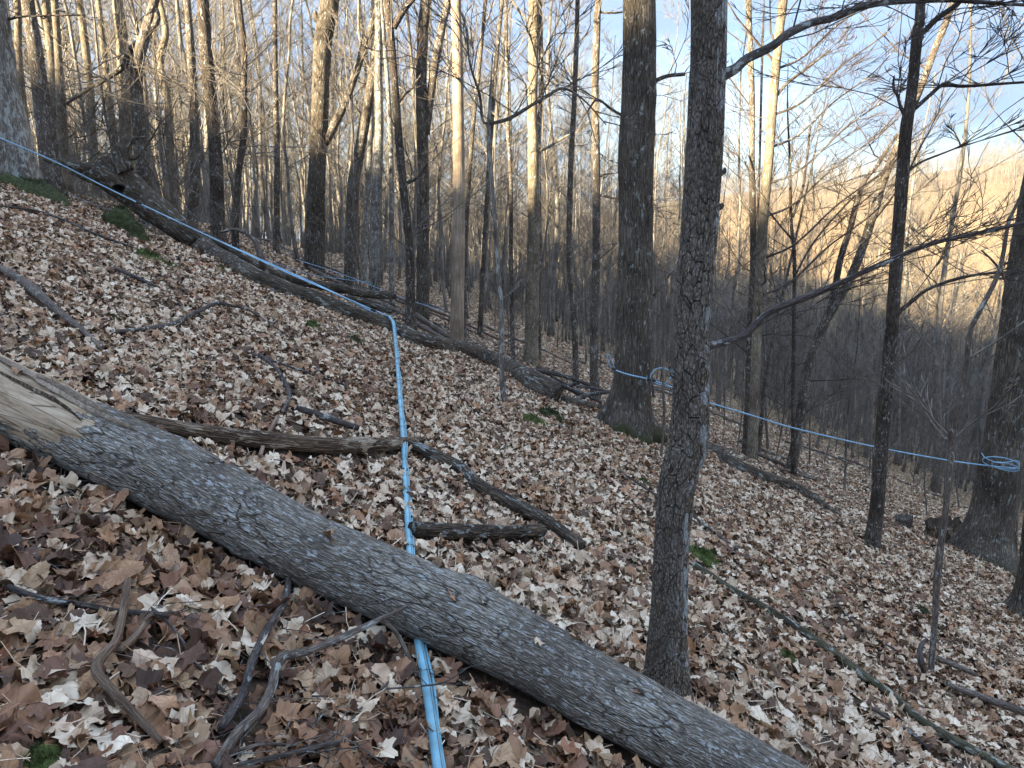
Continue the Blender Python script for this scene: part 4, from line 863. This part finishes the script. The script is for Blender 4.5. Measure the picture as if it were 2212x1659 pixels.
sticks = [
 ('thin dark stick above the hooked branch on the upper left slope', 'stickdark', [(246, 578, 8), (300, 602, 8), (345, 622, 6)], 2),
 ('long thin root-like stick below the mossy tree at the left edge', 'stickdark', [(0, 444, 5), (85, 457, 5), (150, 480, 5), (205, 505, 6), (290, 535, 4)], 4),
 ('bluish grey stick lying level in the lower left corner', 'stickdark', [(17, 1267, 14), (85, 1291, 13), (171, 1305, 12), (256, 1320, 13), (365, 1330, 14)], 3),
 ('bare crooked elbow-shaped stick in the lower left', 'stickbare', [(277, 1253, 15), (270, 1300, 17), (263, 1338, 17), (250, 1385, 18), (224, 1415, 21), (208, 1440, 22), (216, 1462, 22), (250, 1500, 21), (283, 1535, 19), (348, 1602, 14)], 0),
 ('short bare fork joining the elbow-shaped stick', 'stickbare', [(328, 1326, 15), (290, 1376, 15), (258, 1405, 15)], 0),
 ('thin arching dark twig right of the elbow-shaped stick', 'stickdark', [(283, 1284, 5), (348, 1329, 6), (393, 1383, 6), (427, 1438, 6), (478, 1486, 6), (512, 1533, 6), (529, 1588, 5)], 3),
 ('dark damp stick running down from under the big log at lower left', 'stickdark', [(625, 1247, 12), (615, 1298, 15), (574, 1366, 18), (543, 1434, 19), (526, 1496, 20), (478, 1571, 20)], 2),
 ('long grey stick with a sharp tip leaning against the big log', 'stick', [(879, 1310, 5), (850, 1324, 9), (824, 1336, 12), (752, 1370, 15), (708, 1390, 16), (660, 1408, 17), (608, 1420, 20), (592, 1460, 20), (587, 1486, 20), (563, 1533, 20), (512, 1583, 22), (464, 1655, 22)], 5),
 ('side prong dropping from the grey stick that leans on the big log', 'stick', [(824, 1338, 10), (855, 1366, 10), (879, 1410, 10), (899, 1462, 8)], 2),
 ('pale slender twig along the bottom edge left of the pipe', 'stick', [(440, 1665, 8), (500, 1630, 8), (563, 1608, 8), (640, 1611, 7), (717, 1612, 7), (760, 1585, 4)], 5),
 ('thicker brown twig below the pale slender one at the bottom edge', 'stickdark', [(471, 1658, 13), (540, 1648, 13), (614, 1632, 13), (680, 1615, 12), (734, 1604, 11), (770, 1607, 9)], 3),
 ('thin level twig crossing the dark damp stick', 'stick', [(508, 1520, 5), (600, 1514, 5), (666, 1508, 4)], 2),
 ('fine branching twig left of the blue pipe at the bottom', 'stick', [(700, 1600, 5), (735, 1578, 5), (780, 1530, 5), (821, 1490, 5), (879, 1434, 4)], 5),
 ('fine twig arching over the blue pipe below the big log', 'stickdark', [(821, 1489, 4), (880, 1484, 4), (947, 1477, 4), (985, 1460, 3), (1012, 1441, 2)], 4),
 ('dark stick under the long green-grey branch at lower right', 'stickdark', [(1880, 1527, 8), (1965, 1581, 9), (2010, 1620, 6)], 2),
 ('short brown stick right of the crooked sapling foot', 'stick', [(2018, 1420, 9), (2060, 1436, 12), (2108, 1458, 9)], 1),
 ('grey stick half covered by leaves near the right edge', 'stick', [(2047, 1479, 12), (2120, 1505, 15), (2230, 1545, 17)], 2),
 ('small dark log piece under leaves left of the decayed log tip', 'stickdark', [(640, 880, 12), (700, 900, 14), (775, 925, 12)], 3),
 ('thin twig beside the blue pipe above the decayed log', 'stickdark', [(560, 765, 7), (600, 800, 8), (625, 850, 9), (610, 890, 7)], 3),
 ('bent dark twig in the middle of the left slope', 'stickdark', [(500, 750, 5), (560, 770, 5), (650, 800, 6), (740, 830, 5)], 4),
 ('bark curl propped at the foot of the crooked sapling', 'stickdark', [(1996, 1452, 8), (1990, 1430, 14), (1987, 1408, 12), (1993, 1390, 10), (2002, 1380, 4)], 0),
 ('slim stick right of the nearest standing trunk, pointing downhill', 'stickdark', [(1490, 1108, 5), (1530, 1140, 6), (1590, 1185, 4)], 3),
 ('faint thin stick on the right slope above the green-grey branch', 'stickdark', [(1790, 1270, 3), (1830, 1330, 4), (1880, 1370, 4), (1940, 1408, 4)], 2),
 ('pale sunken stick piece left of the frost under the decayed log', 'stickbare', [(600, 900, 10), (575, 945, 9), (562, 985, 9)], 2),
 ('dark stick lying behind the big log near the nearest standing trunk', 'stickdark', [(1330, 1012, 3), (1380, 1045, 5), (1440, 1085, 5)], 2),
]
for k, (lab, mt, pp, tw_) in enumerate(sticks):
    hs = None
    if 'leaning against' in lab: hs = [.16, .15, .13, .10, .07, .05, .04, .03, .02, .02, .01, 0]
    if 'side prong' in lab: hs = [.13, .08, .03, 0]
    if 'arching over' in lab: hs = [.03, .06, .06, .06, .05]
    if 'bark curl' in lab: hs = [0, .05, .10, .14, .16]
    if 'elbow-shaped stick in' in lab: hs = [.07, .05, .04, .03, .03, .02, .02, .01, .01, 0]
    lying('stick', 'stick', lab, mt, pp, hs=hs, sides=10, knob=.13, seed=60+k, step=.02, twigs=tw_, twL=.28, bury=-.6, h0=.045)
# brushwood heap at the foot of the biggest trunk and behind the brow
R_ = random.Random(5)
heap = [([(1145, 798, 9), (1210, 810, 10), (1275, 832, 8)], 'uppermost pole of the brushwood heap'), ([(1150, 810, 8), (1220, 835, 9), (1265, 860, 8)], 'second pole of the brushwood heap'),
        ([(1190, 862, 10), (1215, 840, 9), (1252, 826, 7)], 'dark prop crossing the end of the far log'), ([(1232, 872, 8), (1262, 855, 10), (1316, 846, 8)], 'dark bent branch reaching to the biggest trunk'),
        ([(1170, 800, 5), (1250, 845, 7), (1300, 870, 6)], 'thin pole slanting through the brushwood heap'), ([(1230, 830, 6), (1280, 838, 7), (1330, 850, 5)], 'short level pole at the right of the brushwood heap')]
for k, (pp, lab) in enumerate(heap):
    lying('fallen_branch', 'branch', lab+' left of the biggest trunk', 'stickdark', pp, Y=11.2+.15*k, sides=9, seed=90+k, twigs=5, twL=.5, group='brushwood heap by the biggest trunk')
# far debris on the lower ground past the brow
for k in range(26):
    a = math.radians(R_.uniform(-30, 32)); r = R_.uniform(14, 34); x, y = r*math.sin(a), r*math.cos(a); th = R_.uniform(-.9, .5); L = R_.uniform(1.5, 5)
    P = [];
    for t in np.linspace(-.5, .5, 7):
        xx, yy = x+t*L*math.cos(th), y+t*L*math.sin(th); P.append([xx, yy, H(xx, yy)+.07+.04*math.sin(t*5+k), .05*(1-.5*(t+.5))*R_.uniform(.8, 1.1)])
    D = spline(np.array(P), 14); V, Q, A, T = tube_data(D[:, :3], D[:, 3], 8, bark_disp(0, 3, k, knob=.15)); c_ = D[7, :3]
    root = empty('fallen_branch', c_); pxb = CX+F*c_[0]/depth(c_); tag(root, '%s %s dead branch past the brow, %s' % ('long' if L > 3.6 else ('short' if L < 2.3 else 'medium'), 'level' if abs(th) < .3 else ('steeply angled' if th < -.6 else 'slanting'),
        [t_ for a_, t_ in LAND if a_ <= max(pxb, 0)][-1]), 'branch', 'dead branches on the ground past the brow')
    mkobj('stem', mkmesh('stem', V-c_, Q, A, T), M['stick'], root)
    tb = crown(D[:, :3], D[:, 3], .2, .98, 6, 1.1, R_, (3, 2), 1, .004, (30, 70), .1, .5)
    V, Q, A = batch_tubes(tb, 3); mkobj('twigs', mkmesh('twigs', V-c_, Q, A), M['twig'], root)
# fine twigs lying in the litter: nobody could count them
tw = []
x, y = scatter_polar(1.2, 12, 9); x2, y2 = scatter_polar(1.2, 4, 22); x, y = np.concatenate([x, x2]), np.concatenate([y, y2])
for a, b in zip(x, y):
    L = R_.uniform(.1, .45); th = R_.uniform(0, 6.28); k1 = R_.uniform(-1.5, 1.5); P = []
    xx, yy = a, b
    for t in range(5):
        P.append([xx, yy, H(xx, yy)+.045+R_.uniform(-.012, .02)]); th += k1*.15+R_.gauss(0, .2); xx += math.cos(th)*L/4; yy += math.sin(th)*L/4
    r = R_.uniform(.0013, .0035); tw.append((np.array(P), r, r*.5))
V, Q, A = batch_tubes(tw, 4); o = mkobj('fine_twigs', mkmesh('fine_twigs', V, Q, A), M['stick'], ground); tag(o, 'scatter of thin dry twigs among the leaves', kind='stuff')
# tangle of dead twigs behind the upturned root end
tb = []
for k in range(130):
    px = R_.uniform(150, 560); py = R_.uniform(180, 480); q_ = at(px, py, R_.uniform(13, 18))
    if q_[2] < H(q_[0], q_[1]): q_[2] = H(q_[0], q_[1])+.05
    d = norm(np.array([R_.gauss(0, 1), R_.gauss(0, .5), R_.gauss(.2, .7)])); grow(tb, q_, d, R_.uniform(.8, 2.2), R_.uniform(.006, .016), 2, R_, 6, .0, .25, (5, 3), .5, .0035)
V, Q, A = batch_tubes(tb, 3); o = mkobj('brush_tangle', mkmesh('brush_tangle', V, Q, A), M['twig']); tag(o, 'tangle of dead twigs and vines behind the upturned root end', kind='stuff')
print('logs', time.time()-T0)

# ------------------------------------------------------------------ moss clumps, stump, rocks
def moss(px, py, wpx, hpx, label, mat='moss', seed=1):
    c = at(px, py); r = wpx/2/F*depth(c); r *= 1.12; hgt = hpx/F*depth(c)*.95
    n, mring = 26, 9; V = []; Q = []
    for k in range(mring+1):
        ph = k/mring*PI/2
        for a in range(n):
            th = 2*PI*a/n; rr = r*math.cos(ph); x, y = rr*math.cos(th), rr*.8*math.sin(th)
            V.append((x, y, hgt*math.sin(ph)))
    V = np.array(V); V *= (1+.28*vnoise(V[:, 0]/r*1.8, V[:, 1]/r*1.8, V[:, 2]/r*2+seed, 5))[:, None]
    V *= (1+.10*vnoise(V[:, 0]/r*7, V[:, 1]/r*7, V[:, 2]/r*7+seed, 6))[:, None]
    gz = Hgt(c[0]+V[:, 0], c[1]+V[:, 1])-H(c[0], c[1]); V[:, 2] += gz-.012
    for k in range(mring):
        for a in range(n): Q.append((k*n+a, k*n+(a+1) % n, (k+1)*n+(a+1) % n, (k+1)*n+a))
    LYING.append(np.array([[c[0], c[1], r*.75]]))
    root = empty('moss_clump', (c[0], c[1], H(c[0], c[1]))); tag(root, label, 'moss')
    mkobj('cushion', mkmesh('cushion', V, Q, None), M[mat], root)
    R2 = np.random.RandomState(seed); m = 900; idx = R2.randint(0, len(V), m); b = V[idx]+R2.normal(0, 1, (m, 3))*np.array([r*.16, r*.16, r*.03]); s = R2.uniform(.004, .011, m)*max(.8, min(2.2, r/.08))
    d = R2.normal(0, .55, (m, 3)); d[:, 2] = np.abs(d[:, 2])+.6; d /= np.linalg.norm(d, axis=1)[:, None]; sd = np.cross(d, R2.normal(0, 1, (m, 3))); sd /= np.linalg.norm(sd, axis=1)[:, None]
    VV = np.concatenate([b-sd*s[:, None]*.3, b+sd*s[:, None]*.3, b+d*s[:, None]*1.6]); tr = np.stack([np.arange(m), np.arange(m)+m, np.arange(m)+2*m], 1)
    o = mkobj('fronds', mkmesh('fronds', VV, None, None, tr, False), M[mat], root); o['kind'] = 'stuff'
mosses = [(90, 1655, 110, 40, 'round green moss cushion at the lower left corner', 'moss'), (268, 500, 70, 46, 'dark moss bank below the upturned root end', 'mossdark'),
 (300, 520, 36, 40, 'small dark mossy lump right of the moss bank under the root end', 'mossdark'), (325, 562, 62, 18, 'bright moss streak on the upper left slope', 'moss'), (375, 580, 26, 12, 'small moss dot right of the bright moss streak', 'moss'),
 (480, 586, 30, 12, 'moss spot by the middle of the far log', 'moss'), (610, 636, 28, 18, 'moss cushion beside the foot of the grey snag', 'mossdark'), (676, 712, 40, 18, 'bright moss cushion left of the tubing bend', 'moss'),
 (768, 745, 34, 20, 'moss cushion between the bright cushion and the blue pipe', 'mossdark'), (630, 742, 26, 12, 'faint moss patch below the bright cushion', 'moss'), (998, 822, 24, 12, 'tiny moss lump below the far log in the middle', 'mossdark'),
 (1152, 918, 46, 26, 'left and lower of two moss humps before the biggest trunk', 'moss'), (1190, 905, 56, 24, 'right and longer of two moss humps before the biggest trunk', 'mossdark'), (1385, 1045, 50, 12, 'thin moss streak below the biggest trunk', 'moss'),
 (1518, 1218, 66, 40, 'vivid moss mound against the nearest standing trunk', 'moss'), (1700, 1432, 40, 30, 'moss-topped stub under the green-grey branch', 'moss'), (1996, 1330, 40, 20, 'moss lump left of the crooked sapling', 'mossdark'),
 (620, 1056, 44, 14, 'moss bit peeping over the big log left of the pipe', 'mossdark'), (242, 692, 40, 14, 'dark mossy stick stub left of the hooked branch', 'mossdark'), (1235, 935, 22, 10, 'small moss dot right of the two moss humps', 'moss'), (80, 425, 120, 40, 'mossy bank spreading from the roots of the left edge tree', 'mossdark')]
for k, a in enumerate(mosses): moss(*a, seed=k+1)
def stump(px, py, wpx, hpx, Y, label, mat):
    c = at(px, py, Y); g = H(c[0], c[1]); r = wpx/2/F*depth(c); h = hpx/F*depth(c)
    P = np.array([[c[0], c[1], g-.1], [c[0], c[1], g+h*.3], [c[0]+.01, c[1], g+h*.7], [c[0], c[1], g+h]])
    D = spline(P, 16)
    def dsp(th, v, r_): return .16*r_*vnoise(np.cos(th)*3+0*v, np.sin(th)*3+0*v, v*3, 8)+.05*r_*vnoise(np.cos(th)*9+0*v, np.sin(th)*9+0*v, v*8, 9)
    V, Q, A, T = tube_data(D, np.full(16, r), 40, dsp, cap=False)
    V = V.reshape(16, 40, 3); V[-1, :, 2] += .12*h*np.array([random.Random(q_).uniform(-2, 1.5) for q_ in range(40)])
    inner = V[-1].copy(); cen = inner.mean(0); inner = cen+(inner-cen)*.7; inner[:, 2] -= .3*h
    V = np.vstack([V.reshape(-1, 3), inner]); A = np.vstack([A, inner]); b = 15*40
    Q = np.vstack([Q, [(b+a, b+(a+1) % 40, 640+(a+1) % 40, 640+a) for a in range(40)]])
    T = np.array([(640, 641+a, 642+a) for a in range(38)])
    root = empty('stump', (c[0], c[1], g)); tag(root, label, 'stump'); mkobj('stump_wood', mkmesh('stump_wood', V-np.array(root.location), Q, A, T), M[mat], root)
stump(2030, 1175, 70, 52, 11.6, 'rotten dark hollow stump just left of the massive leaning trunk', 'rot')
stump(1948, 1145, 34, 30, 12.0, 'small mossy stump right of the dark upright trunk', 'stick')

# ------------------------------------------------------------------ sap tubing
def pipe(name, P, r, mat, parent, sides=14, n=None):
    D = spline(np.array(P), n or max(12, int(len(P)*10))); V, Q, A, T = tube_data(D, np.full(len(D), r), sides)
    o = mkobj(name, mkmesh(name, V-np.array(parent.location), Q, A, T), M[mat], parent); return D
ml = empty('sap_mainline', at(855, 754)); tag(ml, 'light blue sap pipe running downslope and under the big log to the bottom', 'pipe')
pp = [(841, 684), (849, 697), (852, 720), (856, 760), (860, 810), (864, 860), (868, 907), (871, 945), (873, 985), (876, 1040), (879, 1090), (882, 1140), (886, 1200), (893, 1280), (903, 1376), (912, 1430), (920, 1469), (935, 1571), (947, 1656), (966, 1790)]
hh = [.62, .5, .38, .14, .11, .10, .075, .10, .06, .05, .052, .05, .055, .03, .06, .07, .07, .07, .07, .07]
P = np.array([at(a, b, None, h) if k > 2 else at(a, b, (9.9, 9.72, 9.5)[k]) for k, ((a, b), h) in enumerate(zip(pp, hh))])
D = pipe('pipe', P, .0172, 'pipe', ml, 18, 160)
side = np.cross(np.gradient(D, axis=0), [0, 0, 1.]); side /= np.linalg.norm(side, axis=1)[:, None]
wob = np.array([.0035*math.sin(k*.23)+.002*math.sin(k*.61) for k in range(len(D))])[:, None]
D2 = D-side*(.0208+wob)+np.array([0, 0, -.008]); V, Q, A, T = tube_data(D2, np.full(len(D2), .0048), 12); mkobj('thin_pipe', mkmesh('thin_pipe', V-np.array(ml.location), Q, A, T), M['pipe'], ml)
D3 = D-side*.0085+np.array([0, 0, .0145]); V, Q, A, T = tube_data(D3, np.full(len(D3), .0016), 8); mkobj('support_wire', mkmesh('support_wire', V-np.array(ml.location), Q, A, T), M['wire'], ml)
for k in list(range(10, 158, 17)):
    t = norm(D[k+1]-D[k]); th = np.linspace(0, 2*PI, 20, endpoint=False); u = side[k]; v_ = norm(np.cross(u, t)); c0 = D[k]-u*.008
    ring = np.array([c0+u*math.cos(a)*.027+v_*math.sin(a)*.019 for a in th]+[c0+u*.027])
    V, Q, A, T = tube_data(ring, np.full(21, .0014), 6); mkobj('wire_tie', mkmesh('wire_tie', V-np.array(ml.location), Q, A, T), M['wire'], ml)
# upper span
us = empty('sap_line', at(300, 433, 10.6)); tag(us, 'taut pale blue tubing from the left edge tree to the bend above the far log', 'tubing')
pp = [(-60, 270, 9.75), (0, 298, 9.8), (120, 350, 10.2), (250, 415, 10.6), (440, 505, 10.6), (600, 580, 10.4), (708, 627, 10.1), (800, 667, 9.95), (841, 684, 9.9)]
P = [at(a, b, c) for a, b, c in pp]; pipe('tube', P, .009, 'line', us, 12, 90)
pipe('second_tube', [p+np.array([0, .03, -.035-.05*math.sin(k*.9)]) for k, p in enumerate(P)][4:], .009, 'line', us, 10, 60)
for a, b in ((806, 670), (838, 683), (300, 438), (520, 543)):
    p = at(a, b, 9.92 if a > 700 else 10.58); V, Q, A, T = tube_data(np.array([p-[.03, 0, -.012], p, p+[.03, 0, -.012]]), np.array([.016, .018, .016]), 12)
    mkobj('fitting', mkmesh('fitting', V-np.array(us.location), Q, A, T), M['fitting'], us)
for k, (pts_, y) in enumerate((([(640, 560), (760, 600), (860, 640), (960, 672)], 13.5), ([(560, 555), (660, 590), (740, 603), (800, 610)], 14.5))):
    e = empty('sap_line', at(*pts_[1], y)); tag(e, ('lower ' if k == 0 else 'upper ')+'of two faint blue tubes behind the far log near the thick grey trunk', 'tubing')
    pipe('tube', [at(a, b, y) for a, b in pts_], .0045, 'line', e, 8, 30)
# lateral line to the right
lt = empty('sap_line', at(1700, 920, 10)); tag(lt, 'pale blue tubing stretched between the biggest trunk and the massive right one, looped ends', 'tubing')
YB = 8.95
P = [at(1322, 797, YB), at(1357, 809, YB-.02), at(1405, 820, YB), at(1456, 838, YB+.05), at(1521, 866, 9.1), at(1620, 896, 9.3), at(1720, 926, 9.5), at(1894, 966, 9.9), at(2040, 993, 10.1), at(2126, 1005, 10.2), at(2200, 1012, 10.2)]
pipe('tube', P, .009, 'line', lt, 12, 120)
pipe('loop', [at(1326, 797, YB), at(1316, 788, YB-.02), at(1311, 768, YB-.03), at(1315, 766, YB-.03), at(1322, 780, YB-.02), at(1328, 796, YB)], .0065, 'line', lt, 10, 50)
pipe('loop', [at(1404, 820, YB), at(1408, 806, YB), at(1420, 796, YB), at(1436, 796, YB-.02), at(1449, 806, YB-.03), at(1446, 822, YB-.03), at(1430, 831, YB), at(1412, 826, YB), at(1402, 817, YB)], .0065, 'line', lt, 10, 60)
for (cx_, cy_, rx, ry) in ((2162, 1000, 40, 12), (2172, 1008, 30, 8)):
    P = [at(cx_+rx*math.cos(a), cy_+ry*math.sin(a)+6*math.cos(a), 10.15+.05*math.sin(a)) for a in np.linspace(.2, 6.3, 14)]
    pipe('loop', P, .0065, 'line', lt, 10, 60)
pipe('loop', [at(2120, 978, 10.2), at(2130, 990, 10.15), at(2160, 1000, 10.1), at(2198, 996, 10.1), at(2202, 1016, 10.1)], .0065, 'line', lt, 10, 40)
for a, b in ((1326, 797), (1402, 819), (1412, 822)):
    p = at(a, b, YB-.01); V, Q, A, T = tube_data(np.array([p-[.022, 0, -.006], p, p+[.022, 0, -.006]]), np.array([.015, .017, .015]), 12)
    mkobj('fitting', mkmesh('fitting', V-np.array(lt.location), Q, A, T), M['fitting'], lt)
# ------------------------------------------------------------------ leaf litter, kept out from inside whatever lies on it
LX, LY = [], []
for r0, r1, d in ((1.0, 4.5, 780), (4.5, 13.5, 760), (13.5, 26, 150), (26, 45, 36), (45, 75, 9)):
    x, y = scatter_polar(r0, r1, d); LX.append(x); LY.append(y)
LX = np.concatenate(LX); LY = np.concatenate(LY); n = len(LX)
dist = np.hypot(LX, LY)
patch = fbm(LX/1.1, LY/1.1, .5, 3, 77)
keep = (npr.rand(n) < 1.12+1.5*patch) | (dist > 14)
for cx_, cy_, cr_ in np.vstack(LYING)[:, :3]:
    near = ((LX-cx_)**2+(LY-cy_)**2 < (cr_*.9+.012)**2)
    keep &= ~(near & (npr.rand(n) < .93))
# thinner, darker litter in the trough under the big log
LX, LY, dist = LX[keep], LY[keep], dist[keep]; n = len(LX)
lift = npr.uniform(0, 1, n)**1.5*.045
LZ = Hgt(LX, LY)+.008+lift
S = (.058+.072*npr.rand(n)**1.3)*(1+.42*(1-sst(2.6, 5.0, dist)))*(1+.35*sst(13, 30, dist))*(1-.12*(dist < 3))
R = slope_eulers(LX, LY, .27, n)
logline = np.interp(LX, LA[:, 0], LA[:, 1])
damp = np.where(LY < logline, .62, .08) + .5*fbm(LX/.9, LY/.9, 4.4, 2, 55)
I = np.where(npr.rand(n) < damp, npr.randint(30, 48, n), npr.randint(0, 30, n))
# a few leaves lodged on top of the big log
for q_ in range(16):
    f_ = npr.uniform(.12, .95); p_ = on_log(LA, f_, npr.uniform(-.5, .5), .012); j_ = n-1-q_
    LX[j_], LY[j_], LZ[j_], dist[j_] = p_[0], p_[1], p_[2], np.hypot(p_[0], p_[1]); S[j_] = npr.uniform(.06, .10)
order = np.argsort(dist); LX, LY, LZ, S, R, I = LX[order], LY[order], LZ[order], S[order], R[order], I[order]
inv = (np.abs(LX) < .68*LY+.05) & (LY > 1.45) & (lift[order] > .026)
big = np.where(inv)[0][:300]
for k in big:
    o = bpy.data.objects.new('leaf', leaf_hi[I[k]]); C.objects.link(o); o.parent = ground
    o.location = (LX[k], LY[k], LZ[k]); o.rotation_euler = R[k]; o.scale = (S[k],)*3
m_ = np.ones(n, bool); m_[big] = False
instancer('leaf_litter', np.stack([LX, LY, LZ], 1)[m_], R[m_], S[m_], I[m_], leafcol, 'thick litter of dry tan and brown maple leaves over the whole slope', ground)
print('leaves', n, time.time()-T0)

# ------------------------------------------------------------------ the air
hz = mkobj('haze', mkmesh('haze', [(-600, -400, -110), (900, -400, -110), (900, 1000, -110), (-600, 1000, -110), (-600, -400, 150), (900, -400, 150), (900, 1000, 150), (-600, 1000, 150)],
     [(0, 3, 2, 1), (4, 5, 6, 7), (0, 1, 5, 4), (1, 2, 6, 5), (2, 3, 7, 6), (3, 0, 4, 7)], smooth=False), None)
hm_ = bpy.data.materials.new('thin_haze'); hm_.use_nodes = True; ht = hm_.node_tree; ht.nodes.clear()
ho = N(ht, 'ShaderNodeOutputMaterial'); hv = N(ht, 'ShaderNodeVolumePrincipled'); hv.inputs['Color'].default_value = (.62, .80, 1.0, 1); hv.inputs['Density'].default_value = .00006
ht.links.new(hv.outputs[0], ho.inputs['Volume']); hz.data.materials.append(hm_); tag(hz, 'thin blue air haze over the valley', kind='stuff')
print('done', time.time()-T0, 'objects', len(bpy.data.objects))
